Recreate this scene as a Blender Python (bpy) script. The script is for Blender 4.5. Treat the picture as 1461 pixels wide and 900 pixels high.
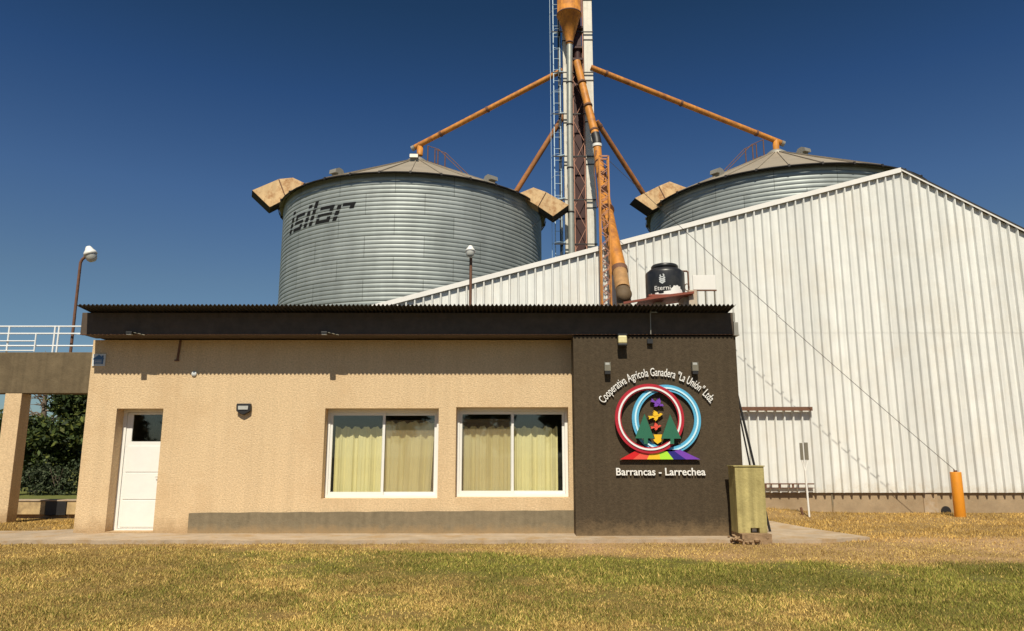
import bpy, bmesh, math, random
import numpy as np
from mathutils import Vector, Matrix
R = math.radians
random.seed(7)
rng = np.random.default_rng(11)
for o in list(bpy.data.objects): bpy.data.objects.remove(o)
SC = bpy.context.scene
COL = SC.collection

# ------------------------------------------------------------------ camera, sky, sun, exposure
PITCH = 10.679
cam_d = bpy.data.cameras.new('camera'); cam = bpy.data.objects.new('camera', cam_d); COL.objects.link(cam)
cam.location = (0, 0, 1.41); cam.rotation_euler = (R(90 + PITCH), 0, 0)
cam_d.sensor_width = 36; cam_d.lens = 36 * 1050 / 1461; cam_d.clip_start = 0.1; cam_d.clip_end = 3000
SC.camera = cam

SUN_EL, SUN_AZ = 52.0, 5.0            # azimuth: degrees left of straight behind the camera
w = bpy.data.worlds.new('World'); SC.world = w; w.use_nodes = True
nt = w.node_tree; nt.nodes.clear()
out = nt.nodes.new('ShaderNodeOutputWorld'); bg = nt.nodes.new('ShaderNodeBackground')
sky = nt.nodes.new('ShaderNodeTexSky'); sky.sky_type = 'NISHITA'; sky.sun_disc = False
sky.sun_elevation = R(SUN_EL); sky.sun_rotation = R(180 + SUN_AZ)
sky.altitude = 300; sky.air_density = 1.0; sky.dust_density = 1.0; sky.ozone_density = 3.0
# deep clear-weather sky: the Nishita colour deepened with height above the horizon
gm = nt.nodes.new('ShaderNodeGamma'); gm.inputs['Gamma'].default_value = 1.1
tcw = nt.nodes.new('ShaderNodeTexCoord'); spw = nt.nodes.new('ShaderNodeSeparateXYZ'); rmp = nt.nodes.new('ShaderNodeValToRGB')
nt.links.new(tcw.outputs['Generated'], spw.inputs[0]); nt.links.new(spw.outputs['Z'], rmp.inputs['Fac'])
els = rmp.color_ramp.elements
stops = [(0.0, (0.72,0.83,0.86)), (0.213, (0.72,0.80,0.80)), (0.323, (0.58,0.735,0.87)), (0.447, (0.34,0.55,0.75)), (0.544, (0.245,0.43,0.545)), (0.72, (0.17,0.31,0.42)), (1.0, (0.12,0.22,0.32))]
els[0].position = stops[0][0]; els[0].color = (*stops[0][1],1); els[1].position = 1.0; els[1].color = (*stops[-1][1],1)
for p_, c_ in stops[1:-1]: e_ = els.new(p_); e_.color = (*c_,1)
mw = nt.nodes.new('ShaderNodeVectorMath'); mw.operation = 'MULTIPLY'; scw = nt.nodes.new('ShaderNodeVectorMath'); scw.operation = 'SCALE'; scw.inputs['Scale'].default_value = 1.25
nt.links.new(sky.outputs[0], gm.inputs['Color']); nt.links.new(gm.outputs[0], mw.inputs[0]); nt.links.new(rmp.outputs['Color'], mw.inputs[1])
nt.links.new(mw.outputs[0], scw.inputs[0]); nt.links.new(scw.outputs[0], bg.inputs['Color'])
bg.inputs['Strength'].default_value = 0.05
nt.links.new(bg.outputs[0], out.inputs['Surface'])

sd = bpy.data.lights.new('sun', 'SUN'); sun = bpy.data.objects.new('sun', sd); COL.objects.link(sun)
sd.energy = 5.0; sd.angle = R(0.5); sd.color = (1.0, 0.92, 0.76)
dsun = Vector((-math.sin(R(SUN_AZ)) * math.cos(R(SUN_EL)), -math.cos(R(SUN_AZ)) * math.cos(R(SUN_EL)), math.sin(R(SUN_EL))))
sun.rotation_euler = dsun.to_track_quat('Z', 'Y').to_euler(); sun.location = (-20, -40, 60)

vs = SC.view_settings
vs.view_transform = 'Standard'; vs.look = 'None'; vs.exposure = 0.1; vs.gamma = 1; vs.use_curve_mapping = False
SC.render.engine = 'CYCLES'
SC.cycles.use_denoising = True
SC.cycles.max_bounces = 8; SC.cycles.transparent_max_bounces = 16

# ------------------------------------------------------------------ helpers
WPOS = {}
class MB:
    """collects shapes, links them as ONE mesh object"""
    def __init__(s): s.v = []; s.f = []; s.sm = []
    def add(s, vs_, fs_, smooth=False):
        n = len(s.v); s.v += [tuple(p) for p in vs_]
        s.f += [tuple(i + n for i in f) for f in fs_]; s.sm += [smooth] * len(fs_); return s
    def box(s, x0, x1, y0, y1, z0, z1):
        v = [(x0,y0,z0),(x1,y0,z0),(x1,y1,z0),(x0,y1,z0),(x0,y0,z1),(x1,y0,z1),(x1,y1,z1),(x0,y1,z1)]
        return s.add(v, [(0,3,2,1),(4,5,6,7),(0,1,5,4),(1,2,6,5),(2,3,7,6),(3,0,4,7)])
    def prism_xz(s, pts, y0, y1):
        n = len(pts)
        v = [(x, y0, z) for x, z in pts] + [(x, y1, z) for x, z in pts]
        return s.add(v, [tuple(range(n)), tuple(range(2*n-1, n-1, -1))] + [(i, i+n, (i+1)%n+n, (i+1)%n) for i in range(n)])
    def prism_xy(s, pts, z0, z1):
        n = len(pts)
        v = [(x, y, z0) for x, y in pts] + [(x, y, z1) for x, y in pts]
        return s.add(v, [tuple(range(n-1,-1,-1)), tuple(range(n, 2*n))] + [(i, (i+1)%n, (i+1)%n+n, i+n) for i in range(n)])
    def prism_yz(s, pts, x0, x1):
        n = len(pts)
        v = [(x0, y, z) for y, z in pts] + [(x1, y, z) for y, z in pts]
        return s.add(v, [tuple(range(n)), tuple(range(2*n-1, n-1, -1))] + [(i, i+n, (i+1)%n+n, (i+1)%n) for i in range(n)])
    def tube(s, pts, r, seg=10, caps=True):
        pts = [Vector(p) for p in pts]; rs = r if isinstance(r, (list, tuple)) else [r] * len(pts)
        ring = []; prevx = None
        for i, p in enumerate(pts):
            if i == 0: t = pts[1] - p
            elif i == len(pts) - 1: t = p - pts[i-1]
            else: t = (pts[i+1] - p).normalized() + (p - pts[i-1]).normalized()
            t.normalize()
            ref = Vector((0,0,1)) if abs(t.z) < 0.95 else Vector((0,1,0))
            if prevx is not None:
                x = prevx - t * prevx.dot(t)
                x = x.normalized() if x.length > 1e-5 else t.cross(ref).normalized()
            else: x = t.cross(ref).normalized()
            prevx = x; y = t.cross(x)
            ring.append([p + (x * math.cos(2*math.pi*k/seg) + y * math.sin(2*math.pi*k/seg)) * rs[i] for k in range(seg)])
        v = [q for rg in ring for q in rg]; f = []
        for i in range(len(pts)-1):
            for k in range(seg):
                a = i*seg+k; b = i*seg+(k+1)%seg
                f.append((a, b, b+seg, a+seg))
        s.add(v, f, True)
        if caps:
            s.add(ring[0], [tuple(range(seg-1,-1,-1))]); s.add(ring[-1], [tuple(range(seg))])
        return s
    def bar(s, a, b, wx, wy=None):
        wy = wy or wx
        a = Vector(a); b = Vector(b); t = (b-a).normalized()
        ref = Vector((0,0,1)) if abs(t.z) < 0.9 else Vector((0,1,0))
        x = t.cross(ref).normalized() * wx/2; y = t.cross(x).normalized() * wy/2
        v = [a-x-y, a+x-y, a+x+y, a-x+y, b-x-y, b+x-y, b+x+y, b-x+y]
        return s.add(v, [(0,3,2,1),(4,5,6,7),(0,1,5,4),(1,2,6,5),(2,3,7,6),(3,0,4,7)])
    def lathe(s, prof, c, seg=24, axis=None, smooth=True):
        c = Vector(c); q = Vector((0,0,1)).rotation_difference(Vector(axis).normalized()) if axis else None
        v = []
        for r, z in prof:
            for k in range(seg):
                p = Vector((r*math.cos(2*math.pi*k/seg), r*math.sin(2*math.pi*k/seg), z))
                if q: p = q @ p
                v.append(c + p)
        f = []
        for i in range(len(prof)-1):
            for k in range(seg):
                a = i*seg+k; b = i*seg+(k+1)%seg
                f.append((a, b, b+seg, a+seg))
        return s.add(v, f, smooth)
    def annulus(s, cx, cz, r0, r1, y0, y1, a0=0, a1=360, n=64):
        full = abs(a1-a0) >= 360
        v = []; f = []
        m = n if full else n+1
        for i in range(m):
            a = R(a0 + (a1-a0)*i/n); c, d = math.cos(a), math.sin(a)
            v += [(cx+r0*c,y0,cz+r0*d),(cx+r1*c,y0,cz+r1*d),(cx+r1*c,y1,cz+r1*d),(cx+r0*c,y1,cz+r0*d)]
        for i in range(n):
            a = i*4; b = ((i+1)%m)*4
            for k in range(4):
                f.append((a+k, a+(k+1)%4, b+(k+1)%4, b+k))
        if not full: f += [(0,1,2,3), tuple(reversed([(m-1)*4+k for k in range(4)]))]
        return s.add(v, f)
    def build(s, name, mat, parent=None, origin=None, recalc=True, bevel=0):
        me = bpy.data.meshes.new(name)
        if parent is not None: L = WPOS[parent.name]
        elif origin is not None: L = Vector(origin)
        else:
            a = np.array(s.v); L = Vector((float((a[:,0].min()+a[:,0].max())/2), float((a[:,1].min()+a[:,1].max())/2), float(a[:,2].min())))
        me.from_pydata([(p[0]-L[0], p[1]-L[1], p[2]-L[2]) for p in s.v], [], s.f)
        me.polygons.foreach_set('use_smooth', s.sm)
        if recalc or bevel:
            bm = bmesh.new(); bm.from_mesh(me)
            if bevel:
                bmesh.ops.remove_doubles(bm, verts=bm.verts, dist=1e-5)
                es = [e for e in bm.edges if len(e.link_faces) == 2 and e.calc_face_angle(0) > 0.6]
                bmesh.ops.bevel(bm, geom=es, offset=bevel, segments=2, affect='EDGES', profile=0.5, clamp_overlap=True)
            bmesh.ops.recalc_face_normals(bm, faces=bm.faces); bm.to_mesh(me); bm.free()
        me.materials.append(mat); me.update()
        o = bpy.data.objects.new(name, me); COL.objects.link(o)
        if parent is not None: o.parent = parent
        else: o.location = L
        WPOS[o.name] = L
        return o

def tag(o, label=None, cat=None, group=None, kind=None):
    if label: o['label'] = label
    if cat: o['category'] = cat
    if group: o['group'] = group
    if kind: o['kind'] = kind
    return o
def thing(name, label, cat, loc, group=None):
    o = bpy.data.objects.new(name, None); COL.objects.link(o); o.location = loc; o.empty_display_size = 0.2
    WPOS[o.name] = Vector(loc)
    return tag(o, label, cat, group)

# ------------------------------------------------------------------ materials
def mat(name, col, rough=0.7, metal=0.0, var=0.12, scale=6.0, bump=0.0, bscale=60.0, spec=0.5, streak=0.0, dirt=None, dirt_amt=0.0, dirt_scale=2.0, splash=None, splash_h=0.5, sheet=0.0):
    m = bpy.data.materials.new(name); m.use_nodes = True; n = m.node_tree; L = n.links
    b = n.nodes['Principled BSDF']
    b.inputs['Roughness'].default_value = rough; b.inputs['Metallic'].default_value = metal
    b.inputs['Specular IOR Level'].default_value = spec
    tc = n.nodes.new('ShaderNodeTexCoord')
    nz = n.nodes.new('ShaderNodeTexNoise'); nz.inputs['Scale'].default_value = scale; nz.inputs['Detail'].default_value = 6; nz.inputs['Roughness'].default_value = 0.65
    L.new(tc.outputs['Object'], nz.inputs['Vector'])
    mr = n.nodes.new('ShaderNodeMapRange'); mr.inputs['From Min'].default_value = 0.3; mr.inputs['From Max'].default_value = 0.7
    mr.inputs['To Min'].default_value = 1 - var; mr.inputs['To Max'].default_value = 1 + var
    L.new(nz.outputs['Fac'], mr.inputs['Value'])
    mx = n.nodes.new('ShaderNodeVectorMath'); mx.operation = 'SCALE'; mx.inputs[0].default_value = col
    L.new(mr.outputs[0], mx.inputs['Scale'])
    cur = mx.outputs[0]
    if streak > 0:
        mp = n.nodes.new('ShaderNodeMapping'); mp.inputs['Scale'].default_value = (9, 9, 0.35)
        L.new(tc.outputs['Object'], mp.inputs['Vector'])
        n2 = n.nodes.new('ShaderNodeTexNoise'); n2.inputs['Scale'].default_value = 1.0; n2.inputs['Detail'].default_value = 5
        L.new(mp.outputs[0], n2.inputs['Vector'])
        m2 = n.nodes.new('ShaderNodeMapRange'); m2.inputs['From Min'].default_value = 0.35; m2.inputs['From Max'].default_value = 0.7
        m2.inputs['To Min'].default_value = 1 + streak*0.3; m2.inputs['To Max'].default_value = 1 - streak
        L.new(n2.outputs['Fac'], m2.inputs['Value'])
        s2 = n.nodes.new('ShaderNodeVectorMath'); s2.operation = 'SCALE'
        L.new(cur, s2.inputs[0]); L.new(m2.outputs[0], s2.inputs['Scale']); cur = s2.outputs[0]
    if dirt is not None:
        n3 = n.nodes.new('ShaderNodeTexNoise'); n3.inputs['Scale'].default_value = dirt_scale; n3.inputs['Detail'].default_value = 8; n3.inputs['Roughness'].default_value = 0.7
        L.new(tc.outputs['Object'], n3.inputs['Vector'])
        m3 = n.nodes.new('ShaderNodeMapRange'); m3.inputs['From Min'].default_value = 0.48; m3.inputs['From Max'].default_value = 0.68
        m3.inputs['To Max'].default_value = dirt_amt
        L.new(n3.outputs['Fac'], m3.inputs['Value'])
        x3 = n.nodes.new('ShaderNodeMix'); x3.data_type = 'RGBA'; x3.inputs['B'].default_value = (*dirt, 1)
        L.new(m3.outputs[0], x3.inputs['Factor']); L.new(cur, x3.inputs['A']); cur = x3.outputs['Result']
    if splash is not None or sheet > 0:
        sp = n.nodes.new('ShaderNodeSeparateXYZ'); L.new(tc.outputs['Object'], sp.inputs[0])
    if sheet > 0:                                              # each sheet of cladding has aged a little differently
        dv = n.nodes.new('ShaderNodeMath'); dv.operation = 'DIVIDE'; dv.inputs[1].default_value = 0.93; L.new(sp.outputs['X'], dv.inputs[0])
        flr = n.nodes.new('ShaderNodeMath'); flr.operation = 'FLOOR'; L.new(dv.outputs[0], flr.inputs[0])
        wn = n.nodes.new('ShaderNodeTexWhiteNoise'); wn.noise_dimensions = '1D'; L.new(flr.outputs[0], wn.inputs['W'])
        ms_ = n.nodes.new('ShaderNodeMapRange'); ms_.inputs['To Min'].default_value = 1-sheet; ms_.inputs['To Max'].default_value = 1+sheet*0.6; L.new(wn.outputs['Value'], ms_.inputs['Value'])
        s4 = n.nodes.new('ShaderNodeVectorMath'); s4.operation = 'SCALE'; L.new(cur, s4.inputs[0]); L.new(ms_.outputs[0], s4.inputs['Scale']); cur = s4.outputs[0]
    if splash is not None:                                     # mud thrown up from the ground
        n5 = n.nodes.new('ShaderNodeTexNoise'); n5.inputs['Scale'].default_value = 5.0; n5.inputs['Detail'].default_value = 8; n5.inputs['Roughness'].default_value = 0.75
        L.new(tc.outputs['Object'], n5.inputs['Vector'])
        m5 = n.nodes.new('ShaderNodeMapRange'); m5.inputs['From Min'].default_value = splash_h; m5.inputs['From Max'].default_value = 0.0; L.new(sp.outputs['Z'], m5.inputs['Value'])
        p5 = n.nodes.new('ShaderNodeMath'); p5.operation = 'MULTIPLY_ADD'; p5.inputs[1].default_value = 0.75; L.new(m5.outputs[0], p5.inputs[0]); L.new(n5.outputs['Fac'], p5.inputs[2])
        q5 = n.nodes.new('ShaderNodeMapRange'); q5.inputs['From Min'].default_value = 0.82; q5.inputs['From Max'].default_value = 1.3; q5.inputs['To Max'].default_value = 0.8; L.new(p5.outputs[0], q5.inputs['Value'])
        x5 = n.nodes.new('ShaderNodeMix'); x5.data_type = 'RGBA'; x5.inputs['B'].default_value = (*splash, 1)
        L.new(q5.outputs[0], x5.inputs['Factor']); L.new(cur, x5.inputs['A']); cur = x5.outputs['Result']
    L.new(cur, b.inputs['Base Color'])
    if bump > 0:
        nb = n.nodes.new('ShaderNodeTexNoise'); nb.inputs['Scale'].default_value = bscale; nb.inputs['Detail'].default_value = 4
        L.new(tc.outputs['Object'], nb.inputs['Vector'])
        bp = n.nodes.new('ShaderNodeBump'); bp.inputs['Strength'].default_value = bump; bp.inputs['Distance'].default_value = 0.02
        L.new(nb.outputs['Fac'], bp.inputs['Height']); L.new(bp.outputs[0], b.inputs['Normal'])
    return m

M = {}
M['cream'] = mat('cream_stucco', (0.665, 0.49, 0.295), 0.9, var=0.19, scale=30, bump=0.6, bscale=42, spec=0.2, dirt=(0.55,0.37,0.20), dirt_amt=0.5, dirt_scale=1.0, streak=0.06, splash=(0.36,0.235,0.12), splash_h=0.55)
M['dark_stucco'] = mat('dark_stucco', (0.075, 0.055, 0.034), 0.9, var=0.2, scale=20, bump=0.4, bscale=40, spec=0.2, streak=0.12, splash=(0.22,0.15,0.08), splash_h=0.5)
M['plinth'] = mat('grey_plinth', (0.21, 0.17, 0.11), 0.9, var=0.14, scale=9, bump=0.3, bscale=40, spec=0.2, streak=0.15, splash=(0.36,0.24,0.12), splash_h=0.3, dirt=(0.28,0.22,0.14), dirt_amt=0.5, dirt_scale=1.5)
M['fascia'] = mat('dark_fascia', (0.085, 0.063, 0.047), 0.7, var=0.25, scale=5, spec=0.3, dirt=(0.10,0.07,0.05), dirt_amt=0.35, dirt_scale=1.2)
M['zinc_roof'] = mat('corrugated_zinc', (0.038, 0.033, 0.028), 0.6, 0.0, var=0.2, scale=4)
M['concrete'] = mat('beam_concrete', (0.155, 0.118, 0.07), 0.9, var=0.18, scale=4, bump=0.3, bscale=30, spec=0.2, streak=0.2, dirt=(0.10,0.075,0.045), dirt_amt=0.6, dirt_scale=2.2)
M['slab'] = mat('slab_concrete', (0.42, 0.33, 0.235), 0.9, var=0.16, scale=3, bump=0.2, bscale=30, spec=0.2, dirt=(0.36,0.23,0.105), dirt_amt=0.95, dirt_scale=2.2)
M['shed_base'] = mat('shed_base_concrete', (0.36, 0.265, 0.165), 0.9, var=0.15, scale=3, bump=0.2, bscale=30, spec=0.2, dirt=(0.27,0.19,0.11), dirt_amt=0.6, dirt_scale=1.4)
M['white_sheet'] = mat('white_sheet', (0.725, 0.73, 0.70), 0.5, var=0.05, scale=2, sheet=0.07, splash=(0.5,0.40,0.27), splash_h=1.2, streak=0.12, spec=0.4, dirt=(0.62,0.56,0.46), dirt_amt=0.3, dirt_scale=0.9)
M['white_trim'] = mat('white_trim', (0.78, 0.76, 0.72), 0.5, var=0.04, scale=3)
M['white_paint'] = mat('white_paint', (0.80, 0.79, 0.75), 0.45, var=0.03, scale=5)
M['alum'] = mat('white_aluminium', (0.78, 0.77, 0.73), 0.4, var=0.02, scale=5)
M['rail_white'] = mat('rail_white', (0.78, 0.80, 0.80), 0.45, var=0.03, scale=5)
M['blue_white'] = mat('pale_blue_paint', (0.46, 0.60, 0.70), 0.5, var=0.06, scale=5)
M['orange'] = mat('orange_paint', (0.58, 0.235, 0.04), 0.55, var=0.16, scale=3, streak=0.2, dirt=(0.24,0.09,0.035), dirt_amt=0.95, dirt_scale=1.6, spec=0.35)
M['orange_rust'] = mat('weathered_orange', (0.36, 0.15, 0.05), 0.7, var=0.2, scale=4, dirt=(0.13,0.05,0.025), dirt_amt=0.85, dirt_scale=1.1, spec=0.3)
M['orange_brown'] = mat('faded_orange_brown', (0.40, 0.22, 0.085), 0.7, var=0.2, scale=5, dirt=(0.22,0.12,0.05), dirt_amt=0.8, dirt_scale=3)
M['bollard'] = mat('bright_orange', (0.72, 0.27, 0.015), 0.5, var=0.05, scale=8, dirt=(0.5,0.2,0.04), dirt_amt=0.3, dirt_scale=3)
M['leg_white'] = mat('elevator_white', (0.70, 0.67, 0.58), 0.5, var=0.08, scale=2, streak=0.15, dirt=(0.42,0.32,0.22), dirt_amt=0.4, dirt_scale=1.2)
M['maroon'] = mat('maroon_steel', (0.045, 0.010, 0.008), 0.65, var=0.2, scale=3)
M['pink_steel'] = mat('faded_red_steel', (0.42, 0.20, 0.13), 0.7, var=0.15, scale=5)
M['pipe_grey'] = mat('galvanised_pipe', (0.42, 0.42, 0.36), 0.45, 0.5, var=0.12, scale=4)
M['dark_metal'] = mat('dark_metal', (0.035, 0.03, 0.028), 0.55, 0.2, var=0.2, scale=8)
M['black'] = mat('black_paint', (0.018, 0.017, 0.017), 0.5, var=0.2, scale=8)
M['black_plastic'] = mat('black_plastic', (0.018, 0.018, 0.02), 0.38, var=0.25, scale=6, spec=0.5, dirt=(0.08,0.075,0.065), dirt_amt=0.5, dirt_scale=2.5)
M['brown_iron'] = mat('brown_iron', (0.12, 0.078, 0.04), 0.75, var=0.25, scale=5, dirt=(0.06,0.04,0.022), dirt_amt=0.7)
M['rust'] = mat('rusty_iron', (0.15, 0.07, 0.04), 0.8, var=0.25, scale=9)
M['red_oxide'] = mat('red_oxide', (0.24, 0.055, 0.028), 0.7, var=0.15, scale=5, dirt=(0.12,0.04,0.025), dirt_amt=0.5)
M['duct_tan'] = mat('rusty_tan_sheet', (0.64, 0.44, 0.23), 0.65, 0.0, var=0.12, scale=1.2, dirt=(0.34,0.15,0.05), dirt_amt=1.0, dirt_scale=2.2, spec=0.35, streak=0.12)
M['hood_shade'] = mat('painted_hood_shade', (0.03, 0.024, 0.02), 0.8, var=0.2)  # near-black colour standing in for the shade beneath the silo hoods
M['cone'] = mat('silo_roof_sheet', (0.36, 0.31, 0.24), 0.6, 0.25, var=0.08, scale=1, dirt=(0.27,0.22,0.16), dirt_amt=0.4, dirt_scale=0.8)
M['vent'] = mat('vent_metal', (0.30, 0.285, 0.245), 0.5, 0.3, var=0.1)
M['silo_black'] = mat('silo_letter_black', (0.012,0.012,0.013), 0.85, var=0.1, spec=0.15)
M['letter_white'] = mat('letter_white', (0.82, 0.80, 0.76), 0.5, var=0.02)
M['ring_red'] = mat('ring_red', (0.42, 0.015, 0.03), 0.45, var=0.05)
M['ring_white'] = mat('ring_white', (0.80, 0.80, 0.80), 0.45, var=0.02)
M['ring_blue'] = mat('ring_blue', (0.10, 0.40, 0.62), 0.45, var=0.05)
M['ring_pale'] = mat('ring_pale', (0.62, 0.86, 0.95), 0.45, var=0.03)
M['em_green'] = mat('emblem_green', (0.018, 0.135, 0.075), 0.6, var=0.04)
for k, c in dict(red=(0.62,0.01,0.012), coral=(0.75,0.09,0.055), yellow=(0.82,0.50,0.02), lime=(0.40,0.75,0.04), navy=(0.02,0.015,0.20), purple=(0.18,0.05,0.42)).items():
    M['em_'+k] = mat('emblem_'+k, c, 0.5, var=0.03)
M['curtain'] = mat('yellow_curtain', (0.83, 0.75, 0.42), 0.9, var=0.05, scale=3, spec=0.1)
M['interior'] = mat('interior_wall', (0.16, 0.14, 0.11), 0.9, var=0.1)
M['amber'] = mat('amber_lens', (0.70, 0.62, 0.33), 0.3, var=0.1, scale=20)
M['lens'] = mat('frosted_lens', (0.45, 0.45, 0.42), 0.3, var=0.1, scale=20)
M['box_green'] = mat('mossy_box', (0.45, 0.38, 0.16), 0.9, var=0.22, scale=7, bump=0.35, bscale=25, spec=0.15, streak=0.38, dirt=(0.20,0.165,0.065), dirt_amt=0.8, dirt_scale=3.5, splash=(0.30,0.20,0.09), splash_h=0.4)
M['rubble'] = mat('rubble', (0.30, 0.20, 0.115), 0.95, var=0.3, scale=9, bump=0.8, bscale=18, spec=0.1)
M['kerb'] = mat('painted_kerb', (0.50, 0.36, 0.18), 0.9, var=0.2, scale=5, dirt=(0.2,0.13,0.07), dirt_amt=0.7, dirt_scale=4)
M['sign_white'] = mat('sign_white', (0.62, 0.64, 0.64), 0.5, var=0.03)
M['sign_blue'] = mat('sign_blue', (0.05, 0.13, 0.26), 0.5, var=0.03)
M['grey_plate'] = mat('grey_plate', (0.17, 0.155, 0.115), 0.6, var=0.1)
M['wire'] = mat('wire', (0.06, 0.055, 0.05), 0.6, 0.3)
M['wood_grey'] = mat('pier_render', (0.50, 0.42, 0.32), 0.9, var=0.15, scale=6, bump=0.3, dirt=(0.42,0.25,0.17), dirt_amt=0.6, dirt_scale=5)

def glass_mat():
    m = bpy.data.materials.new('window_glass'); m.use_nodes = True; n = m.node_tree; n.nodes.clear(); L = n.links
    o = n.nodes.new('ShaderNodeOutputMaterial'); mx = n.nodes.new('ShaderNodeMixShader')
    t = n.nodes.new('ShaderNodeBsdfTransparent'); g = n.nodes.new('ShaderNodeBsdfGlossy'); f = n.nodes.new('ShaderNodeLayerWeight'); f.inputs['Blend'].default_value = 0.5
    t.inputs['Color'].default_value = (0.96, 0.97, 0.95, 1); g.inputs['Roughness'].default_value = 0.02
    pw = n.nodes.new('ShaderNodeMath'); pw.operation = 'POWER'; pw.inputs[1].default_value = 4.0; L.new(f.outputs['Facing'], pw.inputs[0])
    ad = n.nodes.new('ShaderNodeMath'); ad.operation = 'MULTIPLY_ADD'; ad.inputs[1].default_value = 0.85; ad.inputs[2].default_value = 0.08
    L.new(pw.outputs[0], ad.inputs[0]); L.new(ad.outputs[0], mx.inputs['Fac'])
    L.new(t.outputs[0], mx.inputs[1]); L.new(g.outputs[0], mx.inputs[2]); L.new(mx.outputs[0], o.inputs['Surface'])
    return m
M['glass'] = glass_mat()
def screen_mat():
    m = bpy.data.materials.new('insect_mesh'); m.use_nodes = True; n = m.node_tree; n.nodes.clear(); L = n.links
    o = n.nodes.new('ShaderNodeOutputMaterial'); mx = n.nodes.new('ShaderNodeMixShader'); mx.inputs['Fac'].default_value = 0.17
    t = n.nodes.new('ShaderNodeBsdfTransparent'); d = n.nodes.new('ShaderNodeBsdfDiffuse'); d.inputs['Color'].default_value = (0.66, 0.50, 0.33, 1)
    L.new(t.outputs[0], mx.inputs[1]); L.new(d.outputs[0], mx.inputs[2]); L.new(mx.outputs[0], o.inputs['Surface'])
    return m
M['screen'] = screen_mat()

def silo_mat():
    m = bpy.data.materials.new('galvanised_silo'); m.use_nodes = True; n = m.node_tree; L = n.links
    b = n.nodes['Principled BSDF']; b.inputs['Roughness'].default_value = 0.55; b.inputs['Metallic'].default_value = 0.35
    tc = n.nodes.new('ShaderNodeTexCoord'); sp = n.nodes.new('ShaderNodeSeparateXYZ'); L.new(tc.outputs['Object'], sp.inputs[0])
    at = n.nodes.new('ShaderNodeMath'); at.operation = 'ARCTAN2'; L.new(sp.outputs['Y'], at.inputs[0]); L.new(sp.outputs['X'], at.inputs[1])
    mu = n.nodes.new('ShaderNodeMath'); mu.operation = 'MULTIPLY'; mu.inputs[1].default_value = 7.06; L.new(at.outputs[0], mu.inputs[0])
    cb = n.nodes.new('ShaderNodeCombineXYZ'); L.new(mu.outputs[0], cb.inputs['X']); L.new(sp.outputs['Z'], cb.inputs['Y'])
    br = n.nodes.new('ShaderNodeTexBrick'); br.offset = 0.5; L.new(cb.outputs[0], br.inputs['Vector'])
    br.inputs['Scale'].default_value = 1; br.inputs['Brick Width'].default_value = 2.77; br.inputs['Row Height'].default_value = 1.025
    br.inputs['Mortar Size'].default_value = 0.016; br.inputs['Mortar Smooth'].default_value = 0.2
    br.inputs['Color1'].default_value = (0.355, 0.385, 0.375, 1); br.inputs['Color2'].default_value = (0.29, 0.32, 0.31, 1); br.inputs['Mortar'].default_value = (0.15, 0.165, 0.155, 1)
    nz = n.nodes.new('ShaderNodeTexNoise'); nz.inputs['Scale'].default_value = 1.0; nz.inputs['Detail'].default_value = 6
    mp = n.nodes.new('ShaderNodeMapping'); mp.inputs['Scale'].default_value = (1.5, 1.5, 0.5); L.new(tc.outputs['Object'], mp.inputs[0]); L.new(mp.outputs[0], nz.inputs['Vector'])
    mr = n.nodes.new('ShaderNodeMapRange'); mr.inputs['From Min'].default_value = 0.3; mr.inputs['From Max'].default_value = 0.7; mr.inputs['To Min'].default_value = 0.86; mr.inputs['To Max'].default_value = 1.12
    L.new(nz.outputs['Fac'], mr.inputs[0])
    sc = n.nodes.new('ShaderNodeVectorMath'); sc.operation = 'SCALE'; L.new(br.outputs['Color'], sc.inputs[0]); L.new(mr.outputs[0], sc.inputs['Scale'])
    L.new(sc.outputs[0], b.inputs['Base Color'])
    return m
M['silo'] = silo_mat()

def attr_mat(name, rough=0.9, gain=1.0, bump=0.0, trans=0.0, fine=0.0):
    m = bpy.data.materials.new(name); m.use_nodes = True; n = m.node_tree; L = n.links
    b = n.nodes['Principled BSDF']; b.inputs['Roughness'].default_value = rough; b.inputs['Specular IOR Level'].default_value = 0.15
    at = n.nodes.new('ShaderNodeAttribute'); at.attribute_name = 'tint'
    cur = at.outputs['Color']
    tc = n.nodes.new('ShaderNodeTexCoord')
    if fine > 0:
        nz = n.nodes.new('ShaderNodeTexNoise'); nz.inputs['Scale'].default_value = 14; nz.inputs['Detail'].default_value = 8; nz.inputs['Roughness'].default_value = 0.75
        L.new(tc.outputs['Object'], nz.inputs['Vector'])
        mr = n.nodes.new('ShaderNodeMapRange'); mr.inputs['From Min'].default_value = 0.3; mr.inputs['From Max'].default_value = 0.7; mr.inputs['To Min'].default_value = 1-fine; mr.inputs['To Max'].default_value = 1+fine
        L.new(nz.outputs['Fac'], mr.inputs[0])
        sc = n.nodes.new('ShaderNodeVectorMath'); sc.operation = 'SCALE'; L.new(cur, sc.inputs[0]); L.new(mr.outputs[0], sc.inputs['Scale']); cur = sc.outputs[0]
    L.new(cur, b.inputs['Base Color'])
    if bump > 0:
        nb = n.nodes.new('ShaderNodeTexNoise'); nb.inputs['Scale'].default_value = 25; nb.inputs['Detail'].default_value = 6
        L.new(tc.outputs['Object'], nb.inputs['Vector'])
        bp = n.nodes.new('ShaderNodeBump'); bp.inputs['Strength'].default_value = bump; bp.inputs['Distance'].default_value = 0.03
        L.new(nb.outputs['Fac'], bp.inputs['Height']); L.new(bp.outputs[0], b.inputs['Normal'])
    return m
M['ground'] = attr_mat('dry_ground', 0.95, bump=0.6, fine=0.35)
M['grass'] = attr_mat('grass_blades', 0.8)
M['leaf'] = attr_mat('leaf', 0.6)
M['bark'] = mat('bark', (0.16, 0.12, 0.085), 0.9, var=0.3, scale=6, bump=0.5, bscale=12)

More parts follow.
